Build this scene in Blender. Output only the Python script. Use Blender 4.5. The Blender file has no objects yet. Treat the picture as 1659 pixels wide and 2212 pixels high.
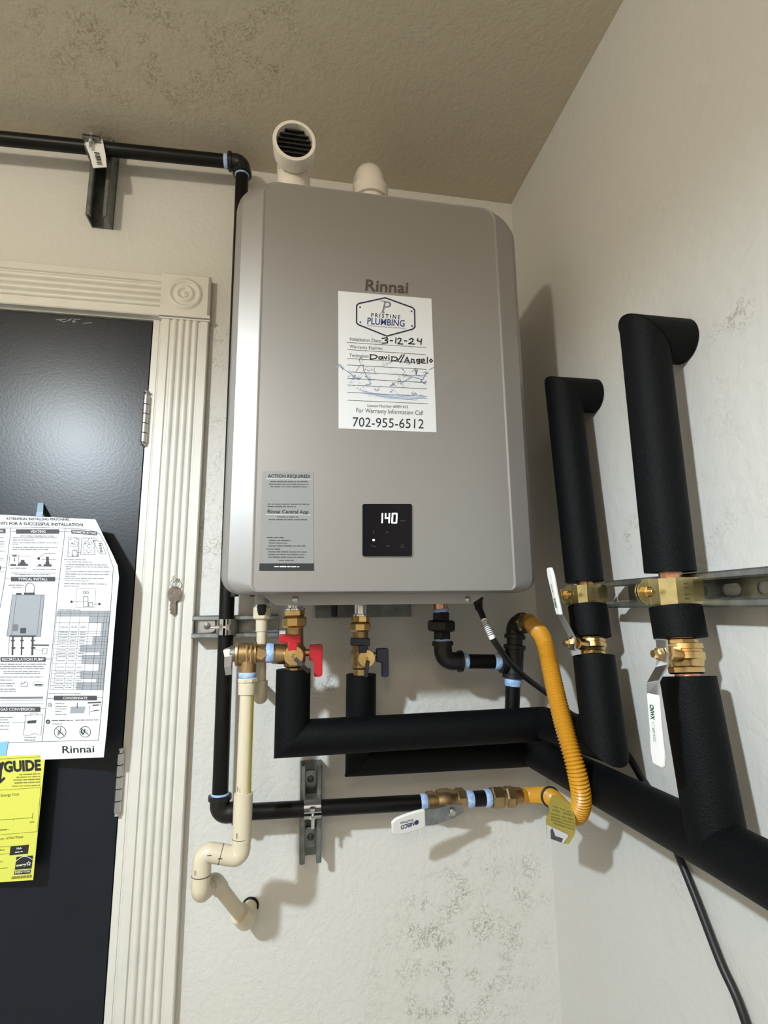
import bpy, bmesh, math, random
from mathutils import Vector as V, Matrix
random.seed(7)
SC = bpy.context.scene
COL = SC.collection
PI = math.pi

# ------------------------------------------------------------------ camera
CAM = V((0.0, -1.09, 1.44)); FPX = 1150.7; W, H = 1659, 2212
yaw, pitch, roll = math.radians(10.2445), math.radians(10.3337), math.radians(-0.7157)
fw = V((math.sin(yaw)*math.cos(pitch), math.cos(yaw)*math.cos(pitch), math.sin(pitch)))
r0 = V((math.cos(yaw), -math.sin(yaw), 0)); u0 = r0.cross(fw)
rt = r0*math.cos(roll) + u0*math.sin(roll); up = -r0*math.sin(roll) + u0*math.cos(roll)
cd = bpy.data.cameras.new('camera'); cam = bpy.data.objects.new('camera', cd); COL.objects.link(cam)
m = Matrix.Identity(4)
for i in range(3):
    m[i][0] = rt[i]; m[i][1] = up[i]; m[i][2] = -fw[i]; m[i][3] = CAM[i]
cam.matrix_world = m
cd.sensor_fit = 'HORIZONTAL'; cd.sensor_width = 36.0; cd.lens = FPX*36.0/W; cd.clip_start = 0.01
SC.camera = cam

# ------------------------------------------------------------------ light and exposure
SC.view_settings.view_transform = 'Standard'; SC.view_settings.look = 'None'
SC.view_settings.gamma = 1.0; SC.view_settings.use_curve_mapping = False
SC.view_settings.exposure = 1.05
wd = bpy.data.worlds.new('world'); SC.world = wd; wd.use_nodes = True
wd.node_tree.nodes['Background'].inputs[0].default_value = (0.5, 0.5, 0.5, 1)
wd.node_tree.nodes['Background'].inputs[1].default_value = 0.0
def lamp(name, kind, loc, power, color, size, aim=None):
    d = bpy.data.lights.new(name, kind); d.energy = power; d.color = color
    if kind == 'AREA':
        d.shape = 'DISK'; d.size = size
    else:
        d.shadow_soft_size = size
    o = bpy.data.objects.new(name, d); COL.objects.link(o); o.location = loc
    if aim is not None:
        o.rotation_euler = (V(aim)-V(loc)).to_track_quat('-Z', 'Y').to_euler()
    return o
LP = (-1.0, -1.55, 2.27)
sp_l = lamp('bulb_light', 'SPOT', LP, 63, (0.80, 0.98, 1.14), 0.04, aim=(-0.62, -1.0, 0.5))
sp_l.data.spot_size = math.radians(128); sp_l.data.spot_blend = 0.45
lamp('bulb_glow', 'POINT', LP, 16, (1.0, 0.92, 0.76), 0.06)
lamp('rear_fill_light', 'AREA', (-0.4, -2.5, 2.40), 5, (1.0, 0.84, 0.66), 0.5, aim=(-0.4, -2.3, 0))  # soft warm fill added at the rear, no fixture belongs to it

# ------------------------------------------------------------------ helpers
def ray(px, py):
    return rt*((px-W/2)/FPX) + up*(-(py-H/2)/FPX) + fw
def at(px, py, ax, v):
    d = ray(px, py); i = 'xyz'.index(ax)
    return CAM + d*((v-CAM[i])/d[i])
def dep(px, py, depth):
    return CAM + ray(px, py)*depth
def tag(o, label=None, cat=None, group=None, kind=None):
    if label: o['label'] = label
    if cat: o['category'] = cat
    if group: o['group'] = group
    if kind: o['kind'] = kind
    return o
def thing(name, label, cat, loc=(0, 0, 0), group=None):
    o = bpy.data.objects.new(name, None); COL.objects.link(o); o.location = loc
    o.empty_display_size = 0.02
    return tag(o, label, cat, group)
def frame(d):
    d = V(d).normalized()
    a = V((0, 0, 1)) if abs(d.z) < 0.9 else V((0, 1, 0))
    u = d.cross(a).normalized(); w = u.cross(d).normalized()
    return d, u, w
class MB:
    def __init__(s): s.v = []; s.f = []
    def add(s, vs, fs):
        b = len(s.v); s.v += [V(p) for p in vs]; s.f += [tuple(i+b for i in f) for f in fs]; return s
    def tube(s, pts, r, n=20, caps=True, n0=None, n1=None):
        pts = [V(p) for p in pts]; k = len(pts)
        rs = r if isinstance(r, (list, tuple)) else [r]*k
        d = (pts[1]-pts[0]).normalized(); _, u, w = frame(d); vs = []
        for i in range(k):
            din = (pts[i]-pts[i-1]).normalized() if i else d
            if i:
                q = d.rotation_difference(din); u = q @ u; w = q @ w; d = din
            nn = din
            if 0 < i < k-1:
                do = (pts[i+1]-pts[i]).normalized(); nn = (din+do).normalized()
            if k > 60: nn = din
            if i == 0 and n0 is not None: nn = V(n0).normalized()
            if i == k-1 and n1 is not None: nn = V(n1).normalized()
            for j in range(n):
                a = 2*PI*j/n; o = (u*math.cos(a)+w*math.sin(a))*rs[i]
                o = o - din*(o.dot(nn)/din.dot(nn))
                vs.append(pts[i]+o)
        fs = [(i*n+j, i*n+(j+1) % n, (i+1)*n+(j+1) % n, (i+1)*n+j) for i in range(k-1) for j in range(n)]
        if caps: fs += [tuple(range(n-1, -1, -1)), tuple((k-1)*n+j for j in range(n))]
        return s.add(vs, fs)
    def lathe(s, p0, axis, prof, n=24, caps=True, rot=0):
        d, u, w = frame(axis); vs = []; k = len(prof)
        for t, r in prof:
            for j in range(n):
                a = 2*PI*j/n+rot
                vs.append(V(p0)+d*t+(u*math.cos(a)+w*math.sin(a))*r)
        fs = [(i*n+j, i*n+(j+1) % n, (i+1)*n+(j+1) % n, (i+1)*n+j) for i in range(k-1) for j in range(n)]
        if caps: fs += [tuple(range(n-1, -1, -1)), tuple((k-1)*n+j for j in range(n))]
        return s.add(vs, fs)
    def cyl(s, p0, p1, r, n=20):
        L = (V(p1)-V(p0)).length; c = min(r*0.12, L*0.1)
        return s.lathe(p0, V(p1)-V(p0), [(0, r-c), (c, r), (L-c, r), (L, r-c)], n)
    def hexa(s, p0, p1, r, rot=0, n=6):
        L = (V(p1)-V(p0)).length; c = min(r*0.13, L*0.2)
        return s.lathe(p0, V(p1)-V(p0), [(0, r-c), (c, r), (L-c, r), (L, r-c)], n, rot=rot)
    def box(s, c, sz, R=None):
        c = V(c); vs = []
        for z in (-1, 1):
            for y in (-1, 1):
                for x in (-1, 1):
                    p = V((x*sz[0]/2, y*sz[1]/2, z*sz[2]/2))
                    vs.append(c+(R @ p if R else p))
        return s.add(vs, [(0, 2, 3, 1), (4, 5, 7, 6), (0, 1, 5, 4), (2, 6, 7, 3), (0, 4, 6, 2), (1, 3, 7, 5)])
    def bb(s, a, b):
        return s.box([(a[i]+b[i])/2 for i in range(3)], [abs(a[i]-b[i]) for i in range(3)])
    def prism(s, poly, o, u, v, w):
        # poly 2d in (u, v), extruded by vector w
        o = V(o); u = V(u); v = V(v); w = V(w); n = len(poly)
        vs = [o+u*a+v*b for a, b in poly]; vs += [p+w for p in vs]
        fs = [tuple(range(n)), tuple(range(2*n-1, n-1, -1))]
        fs += [(i, i+n, (i+1) % n+n, (i+1) % n) for i in range(n)]
        return s.add(vs, fs)
    def strap(s, pts, wd_, ht, wdir):
        # flat bar along pts; width along wdir, thickness ht
        pts = [V(p) for p in pts]; wdir = V(wdir).normalized(); k = len(pts); vs = []
        ws = wd_ if isinstance(wd_, (list, tuple)) else [wd_]*k
        for i, p in enumerate(pts):
            d = (pts[min(i+1, k-1)]-pts[max(i-1, 0)]).normalized()
            w2 = (wdir-d*wdir.dot(d)).normalized(); t = d.cross(w2)
            a = w2*ws[i]/2; b = t*ht/2
            vs += [p+a+b, p-a+b, p-a-b, p+a-b]
        fs = [(4*i+j, 4*i+(j+1) % 4, 4*i+4+(j+1) % 4, 4*i+4+j) for i in range(k-1) for j in range(4)]
        fs += [(3, 2, 1, 0), (4*k-4, 4*k-3, 4*k-2, 4*k-1)]
        return s.add(vs, fs)
    def build(s, name, mat, parent=None, smooth=True, ang=38, bev=0):
        me = bpy.data.meshes.new(name)
        off = V(parent.location) if parent is not None else V((0, 0, 0))
        q = parent
        while q is not None and q.parent is not None:
            q = q.parent; off = off+V(q.location)
        me.from_pydata([tuple(p-off) for p in s.v], [], s.f)
        bm = bmesh.new(); bm.from_mesh(me); bmesh.ops.recalc_face_normals(bm, faces=bm.faces); bm.to_mesh(me); bm.free()
        if smooth:
            me.shade_smooth(); me.set_sharp_from_angle(angle=math.radians(ang))
        me.materials.append(mat)
        o = bpy.data.objects.new(name, me); COL.objects.link(o)
        if parent is not None: o.parent = parent
        if parent is not None and any(k in name for k in ('print', 'lettering', 'marks', 'lines', 'icons', 'digits', 'scuff', 'screen')): o['kind'] = 'stuff'
        if bev:
            b = o.modifiers.new('bevel', 'BEVEL'); b.width = bev; b.segments = 2; b.limit_method = 'ANGLE'
        return o
def center(o):
    """move a parentless mesh's origin to its middle"""
    me = o.data; c = sum((v.co for v in me.vertices), V())/len(me.vertices)
    me.transform(Matrix.Translation(-c)); o.location = c
    return o
def fillet(pts, rad, n=8):
    pts = [V(p) for p in pts]; out = [pts[0]]
    for i in range(1, len(pts)-1):
        a = (pts[i-1]-pts[i]); b = (pts[i+1]-pts[i])
        L = min(rad, a.length*0.49, b.length*0.49); a.normalize(); b.normalize()
        ang = a.angle(b); t = L; R = t*math.tan(ang/2)
        p0 = pts[i]+a*t; p1 = pts[i]+b*t
        c = pts[i]+(a+b).normalized()*(R/math.sin(ang/2))
        v0 = p0-c; v1 = p1-c; th = v0.angle(v1); ax = v0.cross(v1).normalized()
        for k in range(n+1):
            out.append(c+Matrix.Rotation(th*k/n, 3, ax) @ v0)
    out.append(pts[-1]); return out
def catmull(P, per=8):
    P = [V(p) for p in P]; Q = [P[0]*2-P[1]]+P+[P[-1]*2-P[-2]]; out = []
    for i in range(1, len(Q)-2):
        a, b, c, d = Q[i-1:i+3]
        for k in range(per):
            t = k/per
            out.append(0.5*((2*b)+(c-a)*t+(2*a-5*b+4*c-d)*t*t+(-a+3*b-3*c+d)*t*t*t))
    out.append(P[-1]); return out
def resample(pts, step):
    cum = [0.0]
    for p, q in zip(pts[:-1], pts[1:]): cum.append(cum[-1]+(q-p).length)
    n = max(2, round(cum[-1]/step)); out = []; j = 0
    for i in range(n+1):
        t = cum[-1]*i/n
        while j < len(pts)-2 and cum[j+1] < t: j += 1
        L = cum[j+1]-cum[j]
        out.append(pts[j].lerp(pts[j+1], min(1.0, max(0.0, (t-cum[j])/L if L > 1e-9 else 0.0))))
    return out

# ------------------------------------------------------------------ materials
def mat(name, col, rough=0.5, metal=0.0, spec=0.5, bump=0, bscale=100, bdetail=2, bdist=0.001, var=0.0, vscale=20, coat=0, emit=None, estr=0, col2=None):
    mt = bpy.data.materials.new(name); mt.use_nodes = True; nt = mt.node_tree; N = nt.nodes; L = nt.links
    b = N['Principled BSDF']; b.inputs['Base Color'].default_value = (*col, 1); b.inputs['Roughness'].default_value = rough
    b.inputs['Metallic'].default_value = metal; b.inputs['Specular IOR Level'].default_value = spec
    if coat: b.inputs['Coat Weight'].default_value = coat
    if emit: b.inputs['Emission Color'].default_value = (*emit, 1); b.inputs['Emission Strength'].default_value = estr
    if bump or var:
        tc = N.new('ShaderNodeTexCoord')
    if var:
        n = N.new('ShaderNodeTexNoise'); n.inputs['Scale'].default_value = vscale; n.inputs['Detail'].default_value = 5
        L.new(tc.outputs['Object'], n.inputs['Vector'])
        rp = N.new('ShaderNodeMapRange'); rp.inputs[1].default_value = 0.35; rp.inputs[2].default_value = 0.68
        L.new(n.outputs[0], rp.inputs[0])
        mx = N.new('ShaderNodeMix'); mx.data_type = 'RGBA'; L.new(rp.outputs[0], mx.inputs[0])
        mx.inputs[6].default_value = (*col, 1)
        c2 = col2 or tuple(c*(1-var) for c in col); mx.inputs[7].default_value = (*c2, 1)
        L.new(mx.outputs[2], b.inputs['Base Color'])
    if bump:
        n2 = N.new('ShaderNodeTexNoise'); n2.inputs['Scale'].default_value = bscale; n2.inputs['Detail'].default_value = bdetail
        L.new(tc.outputs['Object'], n2.inputs['Vector'])
        bp = N.new('ShaderNodeBump'); bp.inputs['Strength'].default_value = bump; bp.inputs['Distance'].default_value = bdist
        L.new(n2.outputs[0], bp.inputs['Height']); L.new(bp.outputs[0], b.inputs['Normal'])
    return mt
def wall_mat(name, col, stains, stain_col=(0.17, 0.14, 0.10), bump=0.35, scale=55, warm=(0.64, 0.60, 0.53)):
    mt = bpy.data.materials.new(name); mt.use_nodes = True; nt = mt.node_tree; N = nt.nodes; L = nt.links
    b = N['Principled BSDF']; b.inputs['Roughness'].default_value = 0.62; b.inputs['Specular IOR Level'].default_value = 0.3
    g = N.new('ShaderNodeNewGeometry'); pos = g.outputs['Position']
    def noise(s, d=3, dist=0.0):
        n = N.new('ShaderNodeTexNoise'); n.inputs['Scale'].default_value = s; n.inputs['Detail'].default_value = d
        n.inputs['Distortion'].default_value = dist; L.new(pos, n.inputs['Vector']); return n.outputs[0]
    def mrange(x, a, b_, c=0.0, d=1.0):
        q = N.new('ShaderNodeMapRange'); q.interpolation_type = 'SMOOTHSTEP'
        q.inputs[1].default_value = a; q.inputs[2].default_value = b_; q.inputs[3].default_value = c; q.inputs[4].default_value = d
        L.new(x, q.inputs[0]); return q.outputs[0]
    def math_(op, x, y):
        q = N.new('ShaderNodeMath'); q.operation = op
        for i, w_ in enumerate((x, y)):
            if isinstance(w_, (int, float)): q.inputs[i].default_value = w_
            else: L.new(w_, q.inputs[i])
        return q.outputs[0]
    acc = None
    for (c, r, s) in stains:
        dn = N.new('ShaderNodeVectorMath'); dn.operation = 'DISTANCE'; L.new(pos, dn.inputs[0]); dn.inputs[1].default_value = c
        e = math_('ADD', dn.outputs['Value'], math_('MULTIPLY', math_('SUBTRACT', noise(9), 0.5), r*0.9))
        mk = mrange(e, r*0.35, r, s, 0.0)
        acc = mk if acc is None else math_('MAXIMUM', acc, mk)
    # worm-like pits of the sprayed texture that hold the dirt
    f = math_('ABSOLUTE', math_('SUBTRACT', noise(95, 3, 0.8), 0.5), 0)
    worm = mrange(f, 0.012, 0.05, 1.0, 0.0)
    patch = mrange(noise(22, 3), 0.42, 0.62)
    sp = math_('MULTIPLY', worm, patch)
    fac = math_('MULTIPLY', sp, acc) if acc is not None else math_('MULTIPLY', sp, 0.0)
    big = mrange(noise(3.0, 4), 0.35, 0.7)
    m1 = N.new('ShaderNodeMix'); m1.data_type = 'RGBA'; L.new(math_('MULTIPLY', big, 0.35), m1.inputs[0])
    m1.inputs[6].default_value = (*col, 1); m1.inputs[7].default_value = (*warm, 1)
    m2 = N.new('ShaderNodeMix'); m2.data_type = 'RGBA'; L.new(fac, m2.inputs[0]); L.new(m1.outputs[2], m2.inputs[6]); m2.inputs[7].default_value = (*stain_col, 1)
    L.new(m2.outputs[2], b.inputs['Base Color'])
    h = math_('ADD', math_('MULTIPLY', mrange(noise(scale*1.5, 4, 0.15), 0.38, 0.60), 0.55), math_('MULTIPLY', noise(scale*4.5, 3), 0.6))
    bp = N.new('ShaderNodeBump'); bp.inputs['Strength'].default_value = bump; bp.inputs['Distance'].default_value = 0.0022
    L.new(h, bp.inputs['Height']); L.new(bp.outputs[0], b.inputs['Normal'])
    return mt
M = {}
def pxs(px, py, ax, v, r, s): return (tuple(at(px, py, ax, v)), r, s)
ZC = 2.427; XR = 0.528
M['wall'] = wall_mat('wall_paint', (0.67, 0.655, 0.615), [pxs(1010, 2010, 'y', 0, 0.20, 0.55), pxs(1090, 1900, 'y', 0, 0.10, 0.5), pxs(940, 2190, 'y', 0, 0.16, 0.5),
    pxs(690, 1478, 'y', 0, 0.035, 1.0), pxs(455, 760, 'y', 0, 0.10, 0.4), pxs(455, 1150, 'y', 0, 0.12, 0.45), pxs(455, 950, 'y', 0, 0.10, 0.35)])
M['wall_right'] = wall_mat('right_wall_paint', (0.62, 0.61, 0.575), [pxs(1385, 1160, 'x', XR, 0.05, 0.9), pxs(1580, 690, 'x', XR, 0.05, 0.5),
    pxs(1500, 900, 'x', XR, 0.12, 0.12), pxs(1600, 1180, 'x', XR, 0.10, 0.2), pxs(1480, 1900, 'x', XR, 0.10, 0.15)], bump=0.3, scale=30, warm=(0.60, 0.565, 0.52))
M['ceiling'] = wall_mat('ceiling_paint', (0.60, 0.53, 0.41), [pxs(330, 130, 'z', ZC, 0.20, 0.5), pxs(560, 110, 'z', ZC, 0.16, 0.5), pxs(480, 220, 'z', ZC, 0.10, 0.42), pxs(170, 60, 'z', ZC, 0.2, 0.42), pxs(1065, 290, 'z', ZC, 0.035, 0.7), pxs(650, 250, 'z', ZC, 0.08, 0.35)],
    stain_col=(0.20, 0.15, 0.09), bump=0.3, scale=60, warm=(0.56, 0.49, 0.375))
M['plain'] = mat('plain_wall', (0.60, 0.58, 0.53), 0.7)
M['floor'] = mat('concrete_floor', (0.35, 0.33, 0.30), 0.7, var=0.2, vscale=6)
M['trim'] = mat('trim_paint', (0.70, 0.675, 0.61), 0.38, var=0.06, vscale=25)
M['door'] = mat('door_paint', (0.010, 0.0135, 0.020), 0.33, spec=0.34, bump=0.13, bscale=210, bdetail=4, bdist=0.001, var=0.25, vscale=7, col2=(0.008, 0.011, 0.016))
M['gap'] = mat('dark_gap', (0.01, 0.01, 0.01), 0.9)
M['steel'] = mat('brushed_steel', (0.55, 0.55, 0.55), 0.3, 1.0)
M['chrome'] = mat('chrome_plate', (0.75, 0.76, 0.77), 0.12, 1.0)
M['zinc'] = mat('galvanised_steel', (0.36, 0.38, 0.38), 0.38, 0.9, var=0.35, vscale=60)
M['zincdark'] = mat('dull_galvanised_steel', (0.22, 0.23, 0.22), 0.5, 0.7, var=0.4, vscale=50)
M['brass'] = mat('bright_brass', (0.72, 0.50, 0.22), 0.26, 1.0, bump=0.1, bscale=400, bdist=0.0004)
M['bronze'] = mat('cast_brass', (0.50, 0.34, 0.17), 0.42, 1.0, bump=0.25, bscale=600, bdist=0.0005, var=0.25, vscale=80)
M['gold'] = mat('yellow_zinc_clamp', (0.74, 0.62, 0.30), 0.25, 1.0, var=0.25, vscale=60)
M['copper'] = mat('copper_pipe', (0.80, 0.42, 0.26), 0.28, 1.0)
M['iron'] = mat('black_pipe', (0.0025, 0.0024, 0.0024), 0.38, 0.0, spec=0.25, bump=0.12, bscale=120, bdist=0.0006, var=0.3, vscale=40, col2=(0.005, 0.0042, 0.004))
M['castiron'] = mat('malleable_iron', (0.013, 0.012, 0.011), 0.42, 0.2, spec=0.5, bump=0.3, bscale=700, bdist=0.0004, var=0.3, vscale=50)
M['sealant'] = mat('blue_thread_sealant', (0.24, 0.42, 0.78), 0.55, var=0.35, vscale=180, col2=(0.50, 0.62, 0.82))
M['foam'] = mat('black_foam', (0.0026, 0.0030, 0.0036), 0.60, spec=0.13, bump=0.55, bscale=420, bdetail=3, bdist=0.0016)
M['rubber'] = mat('black_rubber', (0.006, 0.006, 0.0065), 0.45)
M['cpvc'] = mat('cream_cpvc', (0.66, 0.58, 0.43), 0.33, spec=0.5)
M['pvcyellow'] = mat('yellow_stripe', (0.62, 0.53, 0.14), 0.35)
M['pvc'] = mat('white_pvc', (0.80, 0.74, 0.66), 0.22, spec=0.5)
M['hose'] = mat('yellow_coating', (0.60, 0.29, 0.018), 0.32, spec=0.6)
M['heater'] = mat('silver_paint', (0.31, 0.297, 0.285), 0.42, 0.5, spec=0.45)
M['heaterside'] = mat('silver_side_paint', (0.31, 0.297, 0.285), 0.37, 0.5)
M['flange'] = mat('grey_painted_steel', (0.36, 0.345, 0.33), 0.45, 0.3)
M['logo'] = mat('dark_bronze_lettering', (0.07, 0.055, 0.042), 0.4)
M['paper'] = mat('white_paper', (0.74, 0.76, 0.80), 0.6)
M['sticker'] = mat('white_sticker', (0.66, 0.66, 0.66), 0.45)
M['greylabel'] = mat('grey_label', (0.25, 0.25, 0.245), 0.5)
M['ink'] = mat('black_ink', (0.012, 0.012, 0.014), 0.6)
M['inkgrey'] = mat('grey_ink', (0.17, 0.17, 0.19), 0.7)
M['inkmid'] = mat('dark_grey_ink', (0.06, 0.06, 0.065), 0.7)
M['inklight'] = mat('light_grey_ink', (0.32, 0.34, 0.37), 0.7)
M['inkwhite'] = mat('white_ink', (0.80, 0.81, 0.83), 0.6)
M['navy'] = mat('navy_ink', (0.010, 0.012, 0.045), 0.5)
M['blueink'] = mat('blue_ink', (0.02, 0.035, 0.16), 0.5)
M['paleblue'] = mat('pale_blue_ink', (0.45, 0.52, 0.68), 0.6)
M['splash'] = mat('splash_ink', (0.12, 0.16, 0.30), 0.6)
M['greenink'] = mat('green_ink', (0.01, 0.10, 0.06), 0.5)
M['guide'] = mat('yellow_paper', (0.66, 0.66, 0.10), 0.6)
M['guideink'] = mat('olive_ink', (0.20, 0.18, 0.02), 0.7)
M['bluetape'] = mat('blue_tape', (0.22, 0.50, 0.72), 0.5)
M['greytape'] = mat('pale_tape', (0.30, 0.40, 0.50), 0.4)
M['panel'] = mat('glossy_black_panel', (0.003, 0.003, 0.006), 0.15, spec=0.25)
M['digit'] = mat('lit_digits', (0.8, 0.85, 1.0), 0.5, emit=(0.85, 0.9, 1.0), estr=1.3)
M['icon'] = mat('dim_icons', (0.05, 0.05, 0.06), 0.4)
M['red'] = mat('red_enamel', (0.50, 0.012, 0.022), 0.25, spec=0.6)
M['blue'] = mat('blue_enamel', (0.003, 0.005, 0.035), 0.25, spec=0.6)
M['whitevinyl'] = mat('white_vinyl', (0.86, 0.85, 0.82), 0.35)
M['tagyellow'] = mat('yellow_tag', (0.40, 0.31, 0.045), 0.45)
M['nickel'] = mat('nickel_key', (0.20, 0.17, 0.14), 0.4, 1.0, var=0.4, vscale=150)
M['screen'] = mat('black_plastic_screen', (0.02, 0.02, 0.02), 0.35)
M['marker'] = mat('marker_line', (0.02, 0.02, 0.02), 0.7)

# ------------------------------------------------------------------ print helpers
_tc = {}
def text_mesh(s, off=0.0, shear=0.0):
    k = (s, off, shear)
    if k in _tc: return _tc[k]
    c = bpy.data.curves.new('t', 'FONT'); c.body = s; c.size = 1.0; c.offset = off; c.shear = shear; c.resolution_u = 3
    o = bpy.data.objects.new('t', c)
    me = bpy.data.meshes.new_from_object(o)
    vs = [V(v.co) for v in me.vertices]; fs = [tuple(p.vertices) for p in me.polygons]
    bpy.data.objects.remove(o); bpy.data.meshes.remove(me); bpy.data.curves.remove(c)
    x0 = min(v.x for v in vs); x1 = max(v.x for v in vs)
    _tc[k] = (vs, fs, x0, x1)
    return _tc[k]
CAPH = 0.70
def text_on(mb, s, fn, x0, y0, x1, y1, h, off=0.0, shear=0.0):
    """text whose baseline runs from (x0,y0) to (x1,y1) in page coordinates (y down); fn maps page -> world"""
    vs, fs, a, b = text_mesh(s, off, shear)
    dx, dy = x1-x0, y1-y0; L = math.hypot(dx, dy); ex, ey = dx/L, dy/L; nx, ny = ey, -ex
    out = []
    for v in vs:
        t = (v.x-a)/(b-a)*L; q = v.y/CAPH*h
        out.append(fn(x0+ex*t+nx*q, y0+ey*t+ny*q))
    mb.add(out, fs)
def quad_on(mb, fn, p, nsub=1):
    """four page corners"""
    if nsub == 1:
        mb.add([fn(*q) for q in p], [(0, 1, 2, 3)]); return
    vs = []
    for i in range(nsub+1):
        t = i/nsub
        a = [p[0][k]*(1-t)+p[1][k]*t for k in (0, 1)]; b = [p[3][k]*(1-t)+p[2][k]*t for k in (0, 1)]
        vs += [fn(*a), fn(*b)]
    mb.add(vs, [(2*i, 2*i+2, 2*i+3, 2*i+1) for i in range(nsub)])
def line_on(mb, fn, pts, w):
    for (a, b) in zip(pts[:-1], pts[1:]):
        dx, dy = b[0]-a[0], b[1]-a[1]; L = math.hypot(dx, dy) or 1; nx, ny = -dy/L*w/2, dx/L*w/2
        ex, ey = dx/L*w*0.3, dy/L*w*0.3
        k = max(1, int(L/14))
        quad_on(mb, fn, [(a[0]-ex+nx, a[1]-ey+ny), (b[0]+ex+nx, b[1]+ey+ny), (b[0]+ex-nx, b[1]+ey-ny), (a[0]-ex-nx, a[1]-ey-ny)], k)
def words_on(mb, fn, x0, y0, x1, y1, h):
    """a line of print too small to read: a row of word-long strokes"""
    L = math.hypot(x1-x0, y1-y0); t = 0.0
    while t < L-1:
        w = min(random.uniform(1.6, 6.0)*h*1.0, L-t)
        a = t/L; b = (t+w)/L
        hh = h*random.uniform(0.35, 0.5)
        ax, ay = x0+(x1-x0)*a, y0+(y1-y0)*a; bx, by = x0+(x1-x0)*b, y0+(y1-y0)*b
        quad_on(mb, fn, [(ax, ay-hh), (bx, by-hh), (bx, by+hh*0.3), (ax, ay+hh*0.3)])
        t += w+h*0.55
def crop(ox, oy, s, fn):
    return lambda x, y: fn(ox+x/s, oy+y/s)

# ================================================================== THE SETTING
def struct(name, mb, mt, smooth=False, parent=None, bev=0):
    o = mb.build(name, mt, parent, smooth, bev=bev); o['kind'] = 'structure'; return o
XL, YF = -1.95, -2.75
DR, DL, DH = -0.2745, -1.095, 2.052      # rough door opening
b = MB().prism([(XL, 0), (DL, 0), (DL, DH), (DR, DH), (DR, 0), (XR+0.1, 0), (XR+0.1, ZC), (XL, ZC)], (0, 0, 0), (1, 0, 0), (0, 0, 1), (0, 0.11, 0))
struct('wall_back', b, M['wall'])
struct('wall_right', MB().bb((XR, YF, 0), (XR+0.1, 0.0, ZC)), M['wall_right'])
struct('wall_left', MB().bb((XL-0.1, YF, 0), (XL, 0.11, ZC)), M['plain'])
struct('wall_front', MB().bb((XL, YF-0.1, 0), (XR, YF, ZC)), M['plain'])
struct('ceiling', MB().bb((XL-0.1, YF-0.1, ZC), (XR+0.1, 0.11, ZC+0.1)), M['ceiling'])
struct('floor', MB().bb((XL-0.1, YF-0.1, -0.1), (XR+0.1, 0.11, 0.0)), M['floor'])

# fluted casing: profile across the width
def flute_profile(wd_, th=0.017):
    pts = [(0, 0), (0, th-0.002), (0.002, th)]
    a, bnd = 0.020, wd_-0.020; n = 4; p = (bnd-a)/n
    pts.append((a-0.004, th)); pts.append((a-0.002, th-0.0035))
    for i in range(n):
        c = a+p*(i+0.5)
        for k in range(7):
            t = PI*(1-k/6); pts.append((c+math.cos(t)*p*0.43, th-0.0035+math.sin(t)*0.0048))
        pts.append((c+p*0.5, th-0.0042))
    pts[-1] = (bnd+0.002, th-0.0035); pts.append((bnd+0.004, th))
    pts += [(wd_-0.002, th), (wd_, th-0.002), (wd_, 0)]
    return pts
CX0, CX1 = -0.268, -0.174; CZ = 2.040; BLK = 0.098
struct('trim_1', MB().prism(flute_profile(CX1-CX0), (CX0, 0, 0), (1, 0, 0), (0, -1, 0), (0, 0, CZ)), M['trim'], True)
struct('trim_2', MB().prism(flute_profile(0.094), (DL-0.02, 0, CZ+0.002), (0, 0, 1), (0, -1, 0), (CX0-DL+0.018, 0, 0)), M['trim'], True)
# corner block with turned rosette
b = MB(); bx0, bx1, bz0, bz1 = CX0-0.003, CX0-0.003+BLK, CZ, CZ+BLK
th = 0.024; e = 0.004; loops = [(0, 0.0), (0, th-e), (e, th)]
vs = []
for ins, d in loops:
    vs += [(bx0+ins, -d, bz0+ins), (bx1-ins, -d, bz0+ins), (bx1-ins, -d, bz1-ins), (bx0+ins, -d, bz1-ins)]
fs = [(4*i+j, 4*i+(j+1) % 4, 4*i+4+(j+1) % 4, 4*i+4+j) for i in range(2) for j in range(4)]+[(8, 9, 10, 11), (3, 2, 1, 0)]
b.add(vs, fs)
b.bb((bx0-0.001, -th-0.0005, bz0), (bx1+0.002, -0.001, bz0+0.006))
b.bb((bx0-0.0005, -0.019, bz0-0.004), (bx1+0.001, -0.001, bz0+0.001))
prof = []
for k in range(49):
    r = 0.037*(1-k/48); q = r/0.037
    hgt = 0.0022+0.0018*math.cos(q*PI*5.0)+(0.0014 if q < 0.2 else 0)
    if q > 0.97: hgt = 0.0001
    prof.append((hgt, max(r, 0.0002)))
bc = V(((bx0+bx1)/2-0.001, -th, (bz0+bz1)/2+0.002))
b.lathe(bc, (0, -1, 0), prof, 40, caps=False)
struct('trim_3', b, M['trim'], True)
# jamb: right leg and head, with the thin bead that shows under the head casing
b = MB().prism([(DL, 0), (DL+0.012, 0), (DL+0.012, DH-0.013), (DR-0.012, DH-0.013), (DR-0.012, 0), (DR, 0), (DR, DH), (DL, DH)], (0, -0.001, 0), (1, 0, 0), (0, 0, 1), (0, 0.109, 0))
struct('trim_4', b, M['trim'])
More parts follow.
